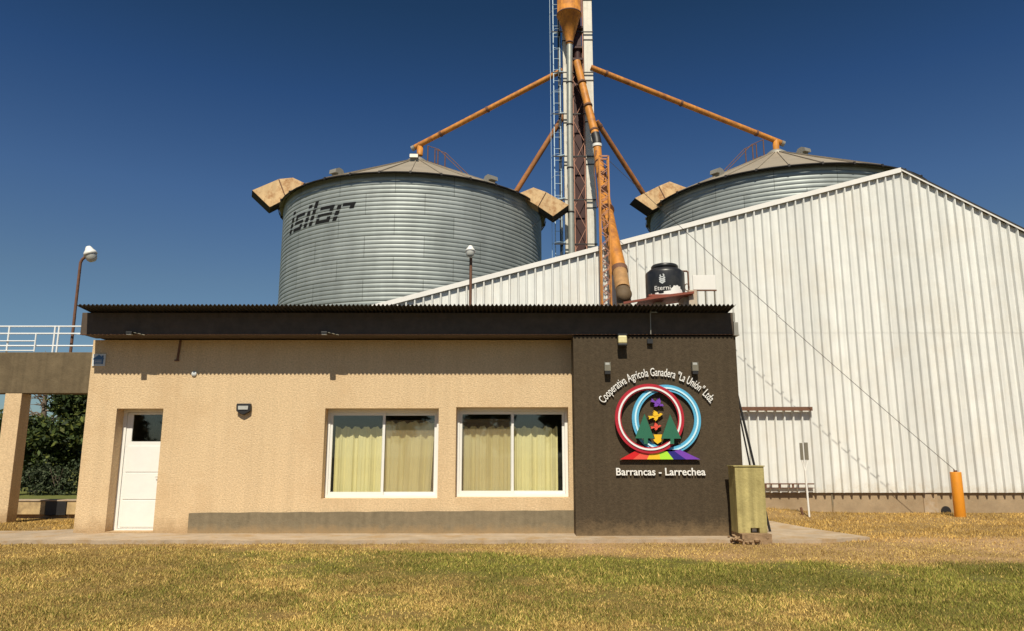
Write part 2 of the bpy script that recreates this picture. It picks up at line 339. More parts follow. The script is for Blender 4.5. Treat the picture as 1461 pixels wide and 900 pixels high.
# ------------------------------------------------------------------ ground
def vnoise(x, y, s, seed):
    x = np.asarray(x) / s + seed * 17.31; y = np.asarray(y) / s + seed * 9.77
    xi = np.floor(x).astype(np.int64); yi = np.floor(y).astype(np.int64); fx = x - xi; fy = y - yi
    fx = fx*fx*(3-2*fx); fy = fy*fy*(3-2*fy)
    def h(a, b):
        v = np.sin(a*127.1 + b*311.7 + seed*74.7) * 43758.5453
        return v - np.floor(v)
    return (h(xi,yi)*(1-fx)+h(xi+1,yi)*fx)*(1-fy) + (h(xi,yi+1)*(1-fx)+h(xi+1,yi+1)*fx)*fy
def fb(x, y, s, seed): return 0.55*vnoise(x,y,s,seed) + 0.3*vnoise(x,y,s/2.3,seed+1) + 0.15*vnoise(x,y,s/5.1,seed+2)
def sst(a, b, t): t = np.clip((t-a)/(b-a), 0, 1); return t*t*(3-2*t)
def edge_y(x): return np.interp(x, [-12,-5.5,-3.5,0,3,9,14], [12.4,12.2,12.0,11.6,10.9,10.3,10.2])
def masks(x, y):
    """green share, bare share of the lawn at a place"""
    n1 = fb(x, y, 2.2, 3); n2 = fb(x, y, 0.9, 8)
    e = edge_y(x) + (n2-0.5)*1.0
    lawn = 1 - sst(-0.35, 0.35, y - e)
    band = np.exp(-((y - (e-1.1))/1.2)**2) * sst(-5.5, -2.0, x + (n1-0.5)*3)
    n4 = fb(x, y, 0.45, 31)
    green = lawn * np.clip(0.46*sst(-9, -2, x)*sst(0.28,0.6,n4) + band*0.95*(0.5+n1) + 0.5*sst(0.48, 0.75, n1)*sst(-6, 0, x) + 0.3*sst(0.5,0.75,n2), 0, 1)
    bare = (1-lawn) * np.clip(0.12 + sst(-3, 2, x)*0.42 + (n2-0.5)*1.3, 0, 1) * (1 - 0.72*sst(13.2, 14.5, y)) 
    return green, bare, n1, n2
def ground_z(x, y):
    z = -0.06 + 0.03*(fb(x, y, 3.0, 21)-0.5)
    mound = 0.16*np.exp(-((x-6.0)/1.6)**2 - ((y-18.8)/0.7)**2)
    z = z + mound + 0.05*np.exp(-((x+10)/2.0)**2 - ((y-15.9)/0.8)**2)
    return z
xs = np.unique(np.concatenate([np.linspace(-15, 16, 156), [-900,-400,-150,-80,-50,-35,-25,-20,-17,18,21,26,35,50,80,150,400,900]]))
ys = np.unique(np.concatenate([np.linspace(2, 24, 141), [-400,-120,-40,-15,-5,0,26,28,30,33,37,45,60,90,150,300,600,1200]]))
gx, gy = np.meshgrid(xs, ys); nx, ny = len(xs), len(ys)
px, py = gx.ravel(), gy.ravel(); pz = ground_z(px, py)
g, bmask, n1, n2 = masks(px, py)
STRAW = np.array([0.46, 0.305, 0.115]); DIRT = np.array([0.42, 0.265, 0.135]); GREEN = np.array([0.13, 0.13, 0.03]); THATCH = np.array([0.13, 0.082, 0.026])
near = (THATCH*0.55 + STRAW*0.35)
c = near*(1-g[:,None]) + (GREEN*0.7+THATCH*0.3)*g[:,None]
c = c*(1-bmask[:,None]) + DIRT*bmask[:,None]
back = (1 - sst(1.0, 4.0, py))[:,None]; c = c*(1-back) + np.array([0.10,0.095,0.06])*back   # unseen ground behind the viewer, darkened to cut bounce light on the walls
far = sst(20, 23, py)[:,None]
c = c*(1-far) + np.array([0.13, 0.14, 0.04])*far
strip = (sst(18.3,18.8,py)*(1-sst(21.5,22.5,py)))[:,None]*(px < -4)[:,None]
c = c*(1-strip) + np.array([0.36,0.26,0.17])*strip
idx = np.arange(nx*ny).reshape(ny, nx)
quads = np.stack([idx[:-1,:-1], idx[:-1,1:], idx[1:,1:], idx[1:,:-1]], -1).reshape(-1,4)
def np_mesh(name, v, f, material, tint=None, smooth=False):
    me = bpy.data.meshes.new(name); k = f.shape[1]
    me.vertices.add(len(v)); me.vertices.foreach_set('co', np.ascontiguousarray(v, dtype=np.float32).ravel())
    me.loops.add(f.size); me.loops.foreach_set('vertex_index', np.ascontiguousarray(f, dtype=np.int32).ravel())
    me.polygons.add(len(f)); me.polygons.foreach_set('loop_start', np.arange(0, f.size, k, dtype=np.int32))
    me.polygons.foreach_set('loop_total', np.full(len(f), k, dtype=np.int32))
    if smooth: me.polygons.foreach_set('use_smooth', np.ones(len(f), dtype=bool))
    me.update(calc_edges=True)
    if tint is not None:
        a = me.color_attributes.new('tint', 'FLOAT_COLOR', 'POINT')
        a.data.foreach_set('color', np.concatenate([np.clip(tint,0,1), np.ones((len(v),1))], 1).astype(np.float32).ravel())
    me.materials.append(material)
    return me
def link(name, me, parent=None, loc=(0,0,0)):
    o = bpy.data.objects.new(name, me); COL.objects.link(o); WPOS[o.name] = Vector(loc)
    if parent is not None: o.parent = parent; WPOS[o.name] = WPOS[parent.name]
    else: o.location = loc
    return o
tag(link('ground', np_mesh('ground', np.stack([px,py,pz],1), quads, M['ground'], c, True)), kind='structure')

# paved walkway round the office
sl = MB()
fx = np.linspace(-16, 4.6, 160)
poly = [(x, 12.85 + 0.03*math.sin(x*3.1) + 0.03*math.sin(x*7.7+1) + 0.02*math.sin(x*17.3) + 0.10*min(1,max(0,(x+1)/3))) for x in fx] + [(5.2,12.93),(6.25,13.35),(5.9,14.6),(5.6,16.6),(5.4,17.6),(-8.0,17.6),(-8.06,14.95),(-9.0,14.45),(-11,14.3),(-16,14.3)]
sl.prism_xy(poly, -0.12, 0.0)
tag(sl.build('paved_walkway', M['slab'], recalc=True), kind='structure')

# grass: short mown blades
N = 900000
u = rng.random(N); y0, y1, pw = 4.6, 21.5, 0.6
yy = (y0**-pw + u*(y1**-pw - y0**-pw))**(-1/pw)
xx = (rng.random(N)*2-1) * (0.80*yy + 1.2)
keep = ~((xx > -16) & (xx < 4.7) & (yy > 12.92) & (yy < 14.3) & (rng.random(len(yy)) > 0.012)) & ~((xx > -8.1) & (xx < 5.7) & (yy > 12.92) & (rng.random(len(yy)) > 0.012)) & ~((yy > 19.4) & (xx > -7.2)) & ~((xx>4.6)&(xx<6.2)&(yy>12.85+0.3*(xx-4.6))&(yy<17.6)&(xx<6.25-(yy-13.3)*0.19)) & ~((xx < -6) & (yy > 17.6))
xx, yy = xx[keep], yy[keep]
g, bmask, n1, n2 = masks(xx, yy)
nA = fb(xx, yy, 0.5, 41); nB = fb(xx, yy, 1.3, 52)
kp = rng.random(len(xx)) > np.maximum(bmask*0.9, 0.75*sst(0.56, 0.75, nA)*(0.5+0.5*sst(0.4,0.6,nB)))
xx, yy, g, bmask, n1, n2, nA, nB = xx[kp], yy[kp], g[kp], bmask[kp], n1[kp], n2[kp], nA[kp], nB[kp]
n = len(xx); zz = ground_z(xx, yy)
sc = (0.72 + yy/30.0)
hgt = (0.012 + 0.028*rng.random(n)**1.6) * sc * 0.82*(0.7 + 0.55*sst(0.3,0.7,1-nA)) * (1+0.3*g) * (1 + 0.8*(rng.random(n) < 0.02)) * np.where(yy > 13, 1.35, 1.0)
wid = (0.003 + 0.003*rng.random(n)) * sc
ang = rng.random(n)*2*np.pi; lean = (0.3 + 0.9*rng.random(n)) * hgt; la = rng.random(n)*2*np.pi
dx, dy = np.cos(ang)*wid, np.sin(ang)*wid
v = np.empty((n,3,3), np.float32)
v[:,0] = np.stack([xx-dx, yy-dy, zz-0.004],1); v[:,1] = np.stack([xx+dx, yy+dy, zz-0.004],1)
v[:,2] = np.stack([xx+np.cos(la)*lean, yy+np.sin(la)*lean, zz+hgt],1)
isg = rng.random(n) < np.clip(g*0.85, 0, 0.9)
dry = np.array([0.64,0.45,0.145])[None]*(0.55+0.75*rng.random((n,1))) * np.array([1,1,1])[None]
brown = np.array([0.27,0.17,0.05])[None]*(0.6+0.7*rng.random((n,1)))
dry = np.where(rng.random((n,1)) < 0.24, brown, dry)
dry = np.where((yy > 13.0)[:,None], dry*np.array([1.0,0.92,0.85])[None], dry)
gr = np.array([0.27,0.255,0.05])[None]*(0.45+0.85*rng.random((n,1)))
tc_ = np.where(isg[:,None], gr, dry) * (0.78 + 0.4*sst(0.3, 0.7, nB))[:,None]
tint = np.repeat(tc_, 3, 0)
go = link('grass', np_mesh('grass', v.reshape(-1,3), np.arange(3*n).reshape(-1,3), M['grass'], tint))

tag(go, 'short mown lawn, mostly dry straw with a greener band before the office', 'grass', kind='stuff')

# ------------------------------------------------------------------ office building
office = thing('office_building', 'low flat-fronted cream office with dark eave and dark accent wall', 'building', (-1.9, 15.5, 0))
wl = MB()
yA, yB = 14.0, 14.34
XL, XR = -8.05, 4.28
Hs = 3.58
DO = (-7.47, -6.59, 0.02, 2.27)
W1 = (-3.53, -1.383, 0.615, 2.274); W2 = (-1.055, 1.062, 0.635, 2.296)
wl.box(XL, DO[0], yA, yB, 0, Hs); wl.box(DO[0], DO[1], yA, yB, DO[3], Hs); wl.box(DO[0], DO[1], yA, yB, -0.05, DO[2])
wl.box(DO[1], W1[0], yA, yB, 0, Hs)
wl.box(W1[0], W1[1], yA, yB, 0, W1[2]); wl.box(W1[0], W1[1], yA, yB, W1[3], Hs)
wl.box(W1[1], W2[0], yA, yB, 0, Hs)
wl.box(W2[0], W2[1], yA, yB, 0, W2[2]); wl.box(W2[0], W2[1], yA, yB, W2[3], Hs)
wl.box(W2[1], XR, yA, yB, 0, Hs)
wl.box(XL, XL+0.2, yB, 17.4, 0, Hs); wl.box(XR-0.2, XR, yB, 17.4, 0, Hs); wl.box(XL+0.2, XR-0.2, 17.2, 17.4, 0, Hs)
wl.build('wall', M['cream'], office)
iw = MB(); iw.box(XL+0.21, XR-0.21, 16.3, 16.4, 0.02, Hs-0.02); iw.box(XL+0.21, XR-0.21, 14.35, 16.3, 0.0, 0.05); iw.box(XL+0.21, XR-0.21, 14.35, 16.3, 2.75, 2.8)
iw.build('interior_partition', M['interior'], office)
ac = MB(); ac.box(1.137, 4.152, 13.515, 13.997, 0, Hs); ac.build('accent_wall', M['dark_stucco'], office)
pl = MB()
pts = [(-5.93,0),(1.133,0),(1.133,0.405)] + [(1.133-7.063*i/24, 0.405-0.045*i/24+0.006*math.sin(i*2.3)) for i in range(1,25)]
pl.prism_xz(pts, 13.94, 13.998); pl.build('plinth', M['plinth'], office)
fs = MB(); fs.box(-8.02, 4.115, 13.49, 13.57, 3.6, 4.0); fs.box(-8.02, -7.92, 13.57, 14.02, 3.61, 3.98); fs.box(4.015, 4.115, 13.57, 14.02, 3.61, 3.98)
fasc = fs.build('fascia', M['fascia'], office, bevel=0.006)
so = MB(); so.box(-7.915, 4.01, 13.572, 14.3, 3.605, 3.64); so.build('soffit', M['fascia'], office)
fr = MB(); fr.box(-8.02, 4.115, 13.478, 13.4885, 3.602, 3.612); fr.build('drip_edge', M['rust'], fasc)
rf = MB(); per, amp, ns = 0.0765, 0.019, 8
xs_ = np.arange(-7.93, 4.075, per/ns); nn = len(xs_)
def rz(y): return 4.07 - (y-13.11)*0.085
vv = []
for (y, dz) in ((13.11,0),(17.55,0),(13.11,-0.006),(17.55,-0.006)):
    vv += [(float(x), y, rz(y) + dz + amp*math.cos(2*math.pi*(x+7.93)/per)) for x in xs_]
ff = []
for i in range(nn-1):
    ff += [(i, i+1, nn+i+1, nn+i), (2*nn+i, 3*nn+i, 3*nn+i+1, 2*nn+i+1), (i, 2*nn+i, 2*nn+i+1, i+1), (nn+i, nn+i+1, 3*nn+i+1, 3*nn+i)]
rf.add(vv, ff); rf.build('roof', M['zinc_roof'], office, recalc=False)
gu = MB(); gu.box(4.12, 4.20, 13.46, 13.9, 3.60, 3.83); gu.box(4.12, 4.16, 13.5, 13.8, 3.85, 4.0); gu.box(4.11,4.215,13.455,13.92,3.585,3.60)
gu.build('gutter_outlet', M['vent'], office)
# front door
df = MB(); yD = 14.27
x0,x1,z0,z1 = DO
df.box(x0, x0+0.07, yD, yD+0.06, z0, z1); df.box(x1-0.05, x1, yD, yD+0.06, z0, z1); df.box(x0+0.07, x1-0.05, yD, yD+0.06, z1-0.06, z1); df.box(x0+0.07, x1-0.05, yD, yD+0.06, z0, z0+0.03)
df.build('door_frame', M['white_paint'], office)
dl = MB(); a, b = x0+0.075, x1-0.055
dl.box(a, b, yD+0.015, yD+0.045, z0+0.035, 1.56)
dl.box(a, b, yD+0.012, yD+0.05, 1.56, 1.66); dl.box(a, a+0.11, yD+0.012, yD+0.05, 1.66, z1-0.065); dl.box(b-0.04, b, yD+0.012, yD+0.05, 1.66, z1-0.065); dl.box(a+0.11, b-0.04, yD+0.012, yD+0.05, z1-0.1, z1-0.065)
for i in range(3):
    za = z0+0.06+i*0.505; dl.box(a+0.05, b-0.03, yD+0.005, yD+0.014, za, za+0.485)
door = dl.build('door', M['white_paint'], office, bevel=0.003)
MB().box(a+0.112, b-0.042, yD+0.025, yD+0.031, 1.662, z1-0.102).build('pane', M['glass'], door)
dh = MB(); dh.tube([(b-0.03,yD+0.011,1.0),(b-0.03,yD-0.035,1.0),(b-0.10,yD-0.04,1.0)],0.008,8); dh.build('handle', M['pipe_grey'], door)
# windows
def window(Wd, screen_left):
    x0,x1,z0,z1 = Wd; y = 14.22
    f = MB(); t = 0.055
    f.box(x0, x0+t, y, y+0.09, z0, z1); f.box(x1-t, x1, y, y+0.09, z0, z1); f.box(x0+t, x1-t, y, y+0.09, z0, z0+0.05); f.box(x0+t, x1-t, y, y+0.09, z1-0.07, z1)
    win = f.build('window', M['alum'], office, bevel=0.004)
    xm = (x0+x1)/2
    for k, (a, b, yo) in enumerate(((x0+t+0.003, xm+0.03, 0.012), (xm-0.03, x1-t-0.003, 0.05))):
        s = MB(); q = 0.045; za, zb = z0+0.053, z1-0.073
        s.box(a, a+q, y+yo, y+yo+0.03, za, zb); s.box(b-q, b, y+yo, y+yo+0.03, za, zb)
        s.box(a+q, b-q, y+yo, y+yo+0.03, za, za+0.055); s.box(a+q, b-q, y+yo, y+yo+0.03, zb-0.05, zb)
        sash = s.build('sash', M['alum'], win)
        # parts nest only two deep, so the panes hang on the window's frame
        MB().box(a+q+0.001, b-q-0.001, y+yo+0.012, y+yo+0.017, za+0.056, zb-0.051).build('pane', M['glass'], win)
    a, b = (x0+t+0.006, xm-0.02) if screen_left else (xm+0.025, x1-t-0.006)
    sc_ = MB(); sc_.box(a, b, y+0.092, y+0.094, z0+0.06, z1-0.21); sc_.build('insect_screen', M['screen'], win)
    return win
window(W1, False); window(W2, True)
# bracket and junction cap on the wall
bk = MB(); bk.bar((-6.37,13.985,3.575),(-6.40,13.985,3.19),0.035,0.02); bk.box(-6.45,-6.37,13.975,13.998,3.17,3.20); bk.build('bracket', M['rust'], office)
jc = MB(); jc.lathe([(0.0,0),(0.045,0.0),(0.05,0.012),(0.045,0.024),(0,0.026)], (-6.06,13.998,2.925), 20, axis=(0,-1,0)); jc.build('junction_cap', M['sign_white'], office)
cd = MB(); cd.tube([(2.575,13.435,4.02),(2.57,13.43,3.95),(2.565,13.43,3.6)],0.012,8); cd.box(2.565,2.70,13.43,13.448,3.985,4.005); cd.build('conduit', M['vent'], office)
cb = MB(); cb.box(2.50,2.60,13.44,13.508,3.43,3.515); cb.build('cable_box', M['black'], office)

# curtains
def curtain(x0, x1, z0, z1, y, label, n=140, waves=6, seed=0, skew=0.0):
    r = random.Random(seed); ph = [r.random()*6 for _ in range(4)]
    me = MB(); v = []; f = []; rows = 10
    for j in range(rows):
        t = j/(rows-1)
        for i in range(n):
            s = i/(n-1); x = x0 + (x1-x0)*s + skew*t*(s)
            k = 2*math.pi*waves*s
            d = 0.028*math.sin(k+ph[0]) + 0.018*math.sin(1.63*k+ph[1]) + 0.008*math.sin(3.3*k+ph[2]+t)
            top = 0.022*math.sin(k+ph[0]) + 0.01*math.sin(2.1*k+ph[3])
            z = z1 + (z0-z1)*t + top*(1-t)
            v.append((x, y + d*(0.6+0.25*t), z))
    for j in range(rows-1):
        for i in range(n-1):
            a = j*n+i; f.append((a, a+n, a+n+1, a+1))
    me.add(v, f, True)
    o = me.build('curtain', M['curtain'], recalc=False)
    return tag(o, label, 'curtain', 'curtains behind the office windows')
curtain(-3.41, -2.46, 0.60, 1.93, 14.405, 'bright yellow curtain behind the left pane of the window nearer the white door', seed=1, waves=5)
curtain(-2.44, -1.50, 0.60, 2.03, 14.405, 'dull beige-looking curtain behind the right pane of the window nearer the white door', seed=2, waves=4, skew=-0.06)
curtain(-0.93, -0.03, 0.60, 1.94, 14.405, 'dull beige-looking curtain behind the left pane of the window beside the dark wall', seed=3, waves=5, skew=0.0)
curtain(0.02, 0.88, 0.60, 1.93, 14.405, 'bright yellow curtain behind the right pane of the window beside the dark wall', seed=4, waves=4)

# lamps on the office
bl = thing('bulkhead_lamp', 'black shield-shaped bulkhead lamp on the cream wall right of the white door', 'wall lamp', (-5.05, 13.99, 2.2))
b = MB(); b.prism_xz([(-5.19,2.33),(-5.18,2.36),(-4.93,2.36),(-4.92,2.33),(-4.925,2.22),(-5.0,2.17),(-5.055,2.145),(-5.11,2.17),(-5.185,2.22)], 13.92, 13.998); bb = b.build('housing', M['black'], bl, bevel=0.008)
b = MB(); b.prism_xz([(-5.15,2.315),(-4.96,2.315),(-4.965,2.245),(-5.145,2.245)], 13.905, 13.919); b.build('lens', M['lens'], bl)
def floodlight(x, label):
    t = thing('floodlight', label, 'floodlight', (x, 13.44, 3.55), 'floodlights under the eave')
    b = MB(); b.box(x-0.06,x+0.05,13.38,13.476,3.60,3.645); b.build('housing', M['black'], t, bevel=0.006)
    b = MB(); b.box(x-0.05,x+0.04,13.39,13.46,3.588,3.599); b.build('lens', M['lens'], t)
    b = MB(); b.tube([(x+0.05,13.45,3.635),(x+0.17,13.46,3.61),(x+0.25,13.475,3.59)],0.008,8); b.build('arm', M['grey_plate'], t)
floodlight(-7.06, 'small black floodlight under the left end of the eave, above the house plate')
floodlight(-3.46, 'small black floodlight under the eave, above the window nearer the white door')
el = thing('eave_lamp', 'square yellowish lamp hanging under the dark eave above the emblem', 'lamp', (2.03, 13.4, 3.4))
b = MB(); b.box(1.945,2.115,13.35,13.47,3.565,3.598); b.build('housing', M['black'], el)
b = MB(); b.box(1.95,2.11,13.33,13.45,3.42,3.562); b.build('lens', M['amber'], el, bevel=0.02)
MB().box(1.945,2.115,13.335,13.46,3.375,3.418).build('lower_rim', M['black'], el, bevel=0.012)
def sconce(x, label):
    s = thing('wall_sconce', label, 'wall lamp', (x, 13.5, 2.9), 'sconces on the dark wall')
    b = MB(); b.box(x-0.055,x+0.055,13.40,13.505,2.92,2.95); b.box(x-0.055,x-0.045,13.40,13.505,2.95,3.085); b.box(x+0.045,x+0.055,13.40,13.505,2.95,3.085); b.box(x-0.045,x+0.045,13.49,13.505,2.95,3.085)
    b.box(x-0.045,x+0.045,13.40,13.41,2.95,3.03)
    b.build('body', M['grey_plate'], s); b = MB(); b.box(x-0.05,x+0.05,13.405,13.49,2.86,2.918); b.build('lower_shade', M['black'], s)
    b = MB(); b.box(x-0.04,x+0.04,13.412,13.488,2.96,3.07); b.build('bulb_cover', M['lens'], s)
sconce(1.75, 'small up-and-down sconce over the word at the left end of the arched lettering')
sconce(3.355, 'small up-and-down sconce over the right end of the arched lettering')

# alarm plate with a house
sg = thing('house_sign', 'small white square plate with a blue house outline at the wall\'s upper left corner', 'sign', (-7.9, 13.995, 3.08))
b = MB(); b.box(-8.02,-7.775,13.975,13.998,3.075,3.305); b.build('plate', M['sign_white'], sg)
b = MB(); b.prism_xz([(-8.01,3.21),(-7.9,3.29),(-7.84,3.25),(-7.84,3.275),(-7.81,3.275),(-7.81,3.225),(-7.79,3.21),(-7.81,3.2),(-7.81,3.11),(-7.985,3.11),(-7.985,3.2)], 13.968, 13.9745); b.build('house_mark', M['sign_blue'], sg)
b = MB()
for i in range(3): b.box(-7.965,-7.835,13.963,13.9675,3.125+i*0.028,3.135+i*0.028)
b.build('mark_line', M['sign_white'], sg)

# ------------------------------------------------------------------ writing
def text_mesh(body, size, off=0.0, extrude=0.01, sx=1.0):
    cu = bpy.data.curves.new('t', 'FONT'); cu.body = body; cu.size = size; cu.extrude = extrude; cu.offset = off; cu.align_x = 'CENTER'; cu.resolution_u = 3
    ob = bpy.data.objects.new('t', cu); COL.objects.link(ob)
    dg = bpy.context.evaluated_depsgraph_get(); dg.update()
    me = bpy.data.meshes.new_from_object(ob.evaluated_get(dg)); bpy.data.objects.remove(ob)
    v = np.empty(len(me.vertices)*3, np.float32); me.vertices.foreach_get('co', v); v = v.reshape(-1,3); v[:,0] -= (v[:,0].max()+v[:,0].min())/2; v[:,0] *= sx
    return me, v
def text_obj(name, body, size, width, func, material, parent=None, off=0.0, extrude=0.01):
    me, v = text_mesh(body, size, off, extrude)
    v[:,0] *= width / (v[:,0].max()-v[:,0].min())
    p = func(v)
    o = bpy.data.objects.new(name, me)
    L = WPOS[parent.name] if parent is not None else Vector((float(p[:,0].mean()), float(p[:,1].mean()), float(p[:,2].min())))
    p = p - np.array(L)[None]
    me.vertices.foreach_set('co', p.astype(np.float32).ravel()); me.name = name; me.materials.clear(); me.materials.append(material); me.update()
    COL.objects.link(o); WPOS[o.name] = L
    if parent is not None: o.parent = parent
    else: o.location = L
    return o
CX, CZ, RA = 2.65, 1.66, 1.172
def arc(v):
    th = v[:,0]/RA; r = RA + v[:,1]
    return np.stack([CX + r*np.sin(th), 13.485 - v[:,2], CZ + r*np.cos(th)], 1)
o = text_obj('raised_lettering', 'Cooperativa Agrícola Ganadera "La Unión" Ltda.', 0.215, 2.26, arc, M['letter_white'], off=0.0005, extrude=0.012)
tag(o, 'white raised letters in an arch above the two rings, naming the cooperative', 'lettering')
o = text_obj('raised_lettering', 'Barrancas - Larrechea', 0.185, 1.60, lambda v: np.stack([2.667+v[:,0], 13.485-v[:,2], 1.05+v[:,1]],1), M['letter_white'], off=0.0025, extrude=0.012)
tag(o, 'straight line of white raised letters below the rainbow emblem', 'lettering')

em = thing('wall_emblem', 'round emblem of red and blue rings, green pines, birds and rainbow road', 'emblem', (2.65, 13.5, 1.33))
rx, rzc = 2.487, 2.057; bx, bz = 2.80, 2.045
MB().annulus(bx, bz, 0.505, 0.625, 13.455, 13.49).build('blue_ring', M['ring_blue'], em)
MB().annulus(bx, bz, 0.550, 0.578, 13.44, 13.454).build('pale_band', M['ring_pale'], em)
GA = (-30, 313)
MB().annulus(rx, rzc, 0.515, 0.625, 13.415, 13.438, *GA).build('red_ring', M['ring_red'], em)
MB().annulus(rx, rzc, 0.538, 0.570, 13.40, 13.4145, *GA).build('white_band', M['ring_white'], em)
road = [(2.259,1.543),(3.021,1.543),(3.377,1.329),(1.938,1.329)]
for i, k in enumerate(('red','coral','yellow','lime','navy','purple')):
    tt = [0.0, 0.16, 0.335, 0.50, 0.665, 0.82, 1.0]; a, b = tt[i], tt[i+1]
    T = lambda s: (2.259+0.762*s, 1.50); B = lambda s: (1.938+1.439*s, 1.329)
    MB().prism_xz([T(a),T(b),B(b),B(a)], 13.44 - 0.0, 13.49).build('rainbow_stripe', M['em_'+k], em)['label'] = k + ' rainbow stripe'
MB().prism_xz([(2.39,2.138),(2.549,1.70),(2.435,1.70),(2.435,1.60),(2.362,1.60),(2.362,1.70),(2.209,1.70)], 13.37, 13.398).build('pine', M['em_green'], em)
MB().prism_xz([(2.851,2.128),(3.032,1.695),(2.905,1.695),(2.902,1.60),(2.837,1.60),(2.84,1.695),(2.681,1.695)], 13.37, 13.398).build('pine', M['em_green'], em)
def dove(k, cx, cz, s, tilt):
    def T(pts): c_, d_ = math.cos(R(tilt)), math.sin(R(tilt)); return [(cx+s*(x*c_-z*d_), cz+s*(x*d_+z*c_)) for x, z in pts]
    b = MB()
    b.prism_xz(T([(0.42*math.cos(R(a))*(1.0 if abs(a)<180 else 1), 0.13*math.sin(R(a))) for a in range(0,360,24)]), 13.450, 13.49)   # body
    b.prism_xz(T([(0.40+0.10*math.cos(R(a)), 0.07+0.10*math.sin(R(a))) for a in range(0,360,30)]), 13.448, 13.49)                    # head
    b.prism_xz(T([(0.48,0.09),(0.60,0.05),(0.48,0.02)]), 13.446, 13.49)                                                                # beak
    b.prism_xz(T([(-0.32,0.07),(-0.66,0.16),(-0.60,0.0),(-0.66,-0.14),(-0.32,-0.07)]), 13.444, 13.49)                                  # tail
    b.prism_xz(T([(0.20,0.02),(0.16,0.30),(-0.10,0.52),(-0.06,0.36),(-0.20,0.40),(-0.14,0.26),(-0.26,0.24),(-0.14,0.02)]), 13.442, 13.49)  # raised wing
    b.prism_xz(T([(0.18,-0.02),(0.06,-0.26),(-0.18,-0.40),(-0.14,-0.28),(-0.26,-0.26),(-0.12,-0.02)]), 13.440, 13.49)                  # lowered wing
    b.build('bird', M['em_'+k], em)['label'] = k + ' flying bird'
dove('purple', 2.65, 2.325, 0.205, -28); dove('yellow', 2.615, 2.10, 0.22, 12); dove('coral', 2.612, 1.905, 0.16, 8)
MB().prism_xz([(2.551,1.77),(2.704,1.77),(2.681,1.683),(2.731,1.673),(2.617,1.603),(2.528,1.673),(2.575,1.693)], 13.425, 13.452).build('yellow_leaf', M['em_yellow'], em)

# ------------------------------------------------------------------ concrete portal, railing, lamps on the left
po = thing('concrete_portal', 'grey concrete beam on a cream square pillar left of the office', 'portal frame', (-11.1, 16.55, 0))
MB().box(-17, -8.06, 16.4, 16.75, 2.755, 3.675).build('beam', M['concrete'], po, bevel=0.01)
MB().box(-11.27, -10.9, 16.405, 16.745, -0.1, 2.753).build('pillar', M['cream'], po, bevel=0.01)
MB().box(-16.6, -16.23, 16.405, 16.745, -0.1, 2.753).build('pillar', M['cream'], po, bevel=0.01)
gr_ = thing('guard_railing', 'white tubular railing along the top of the concrete beam', 'railing', (-11, 16.5, 3.675))
b = MB()
for z in (4.28, 4.115, 3.835): b.tube([(-17,16.5,z),(-8.4,16.5,z)],0.018,8)
b.tube([(-10.0,16.5,4.115),(-8.3,16.45,3.98)],0.012,6)
b.build('rail', M['rail_white'], gr_)
for x in (-16.6,-15,-13.4,-11.43,-10.39,-10.30,-8.6):
    MB().tube([(x,16.5,3.676),(x,16.5,4.28)],0.02,8).build('post', M['rail_white'], gr_)
b = MB(); b.tube([(-17,16.46,3.94),(-10.78,16.46,3.94)],0.014,6); b.tube([(-17,16.46,3.72),(-10.78,16.46,3.72)],0.014,6); b.tube([(-10.78,16.46,3.70),(-10.78,16.46,4.11)],0.018,6)
b.build('side_frame', M['rail_white'], gr_)

def lamp(root, hx, hy, hz, axis, s=1.0):
    prof = [(0.015,0.21),(0.05,0.20),(0.075,0.16),(0.085,0.13),(0.135,0.06),(0.15,0.0),(0.135,-0.005)]
    b = MB(); b.lathe([(r*s,z*s) for r,z in prof], (hx,hy,hz), 20, axis=axis); b.build('shade', M['white_paint'], root)
    b = MB(); b.lathe([(0.13*s,-0.006*s),(0.125*s,-0.05*s),(0.11*s,-0.12*s),(0.07*s,-0.165*s),(0.0,-0.18*s)], (hx,hy,hz), 20, axis=axis); b.build('globe', M['lens'], root)
L1 = thing('yard_lamp', 'yard lamp on a bent dark pole above the white railing', 'lamp post', (-10.1, 16.7, 3.676), 'bell-shaped yard lamps')
MB().tube([(-10.1,16.7,3.677),(-10.1,16.7,5.80),(-10.07,16.7,5.88),(-9.93,16.7,6.02)],0.032,10).build('pole', M['rust'], L1)
lamp(L1, -9.86, 16.66, 5.99, (-0.35,-0.1,1), 1.0)
L2 = thing('yard_lamp', 'yard lamp on a straight thin pole in front of the lettered silo', 'lamp post', (-1.03, 17.85, -0.05), 'bell-shaped yard lamps')
MB().tube([(-1.03,17.85,-0.05),(-1.03,17.85,6.35)],0.036,10).build('pole', M['rust'], L2)
lamp(L2, -1.04, 17.75, 6.36, (0,0.25,1), 0.85)
kb = thing('low_kerb_wall', 'low weathered painted kerb wall with a black block under the concrete beam', 'low wall', (-11, 18.0, -0.05))
MB().box(-13.6,-11.05,17.95,18.3,0.02,0.33).build('painted_block', M['kerb'], kb, bevel=0.015)
MB().box(-11.04,-10.55,17.94,18.3,0.0,0.33).build('black_block', M['black'], kb, bevel=0.015)
MB().box(-10.54,-8.3,17.95,18.3,0.02,0.33).build('painted_block', M['kerb'], kb, bevel=0.015)
MB().box(-13.6,-8.3,18.05,18.3,-0.1,0.02).build('footing', M['rubble'], kb)
MB().box(-13.7,-8.2,17.93,18.34,0.332,0.36).build('cap_strip', M['slab'], kb)

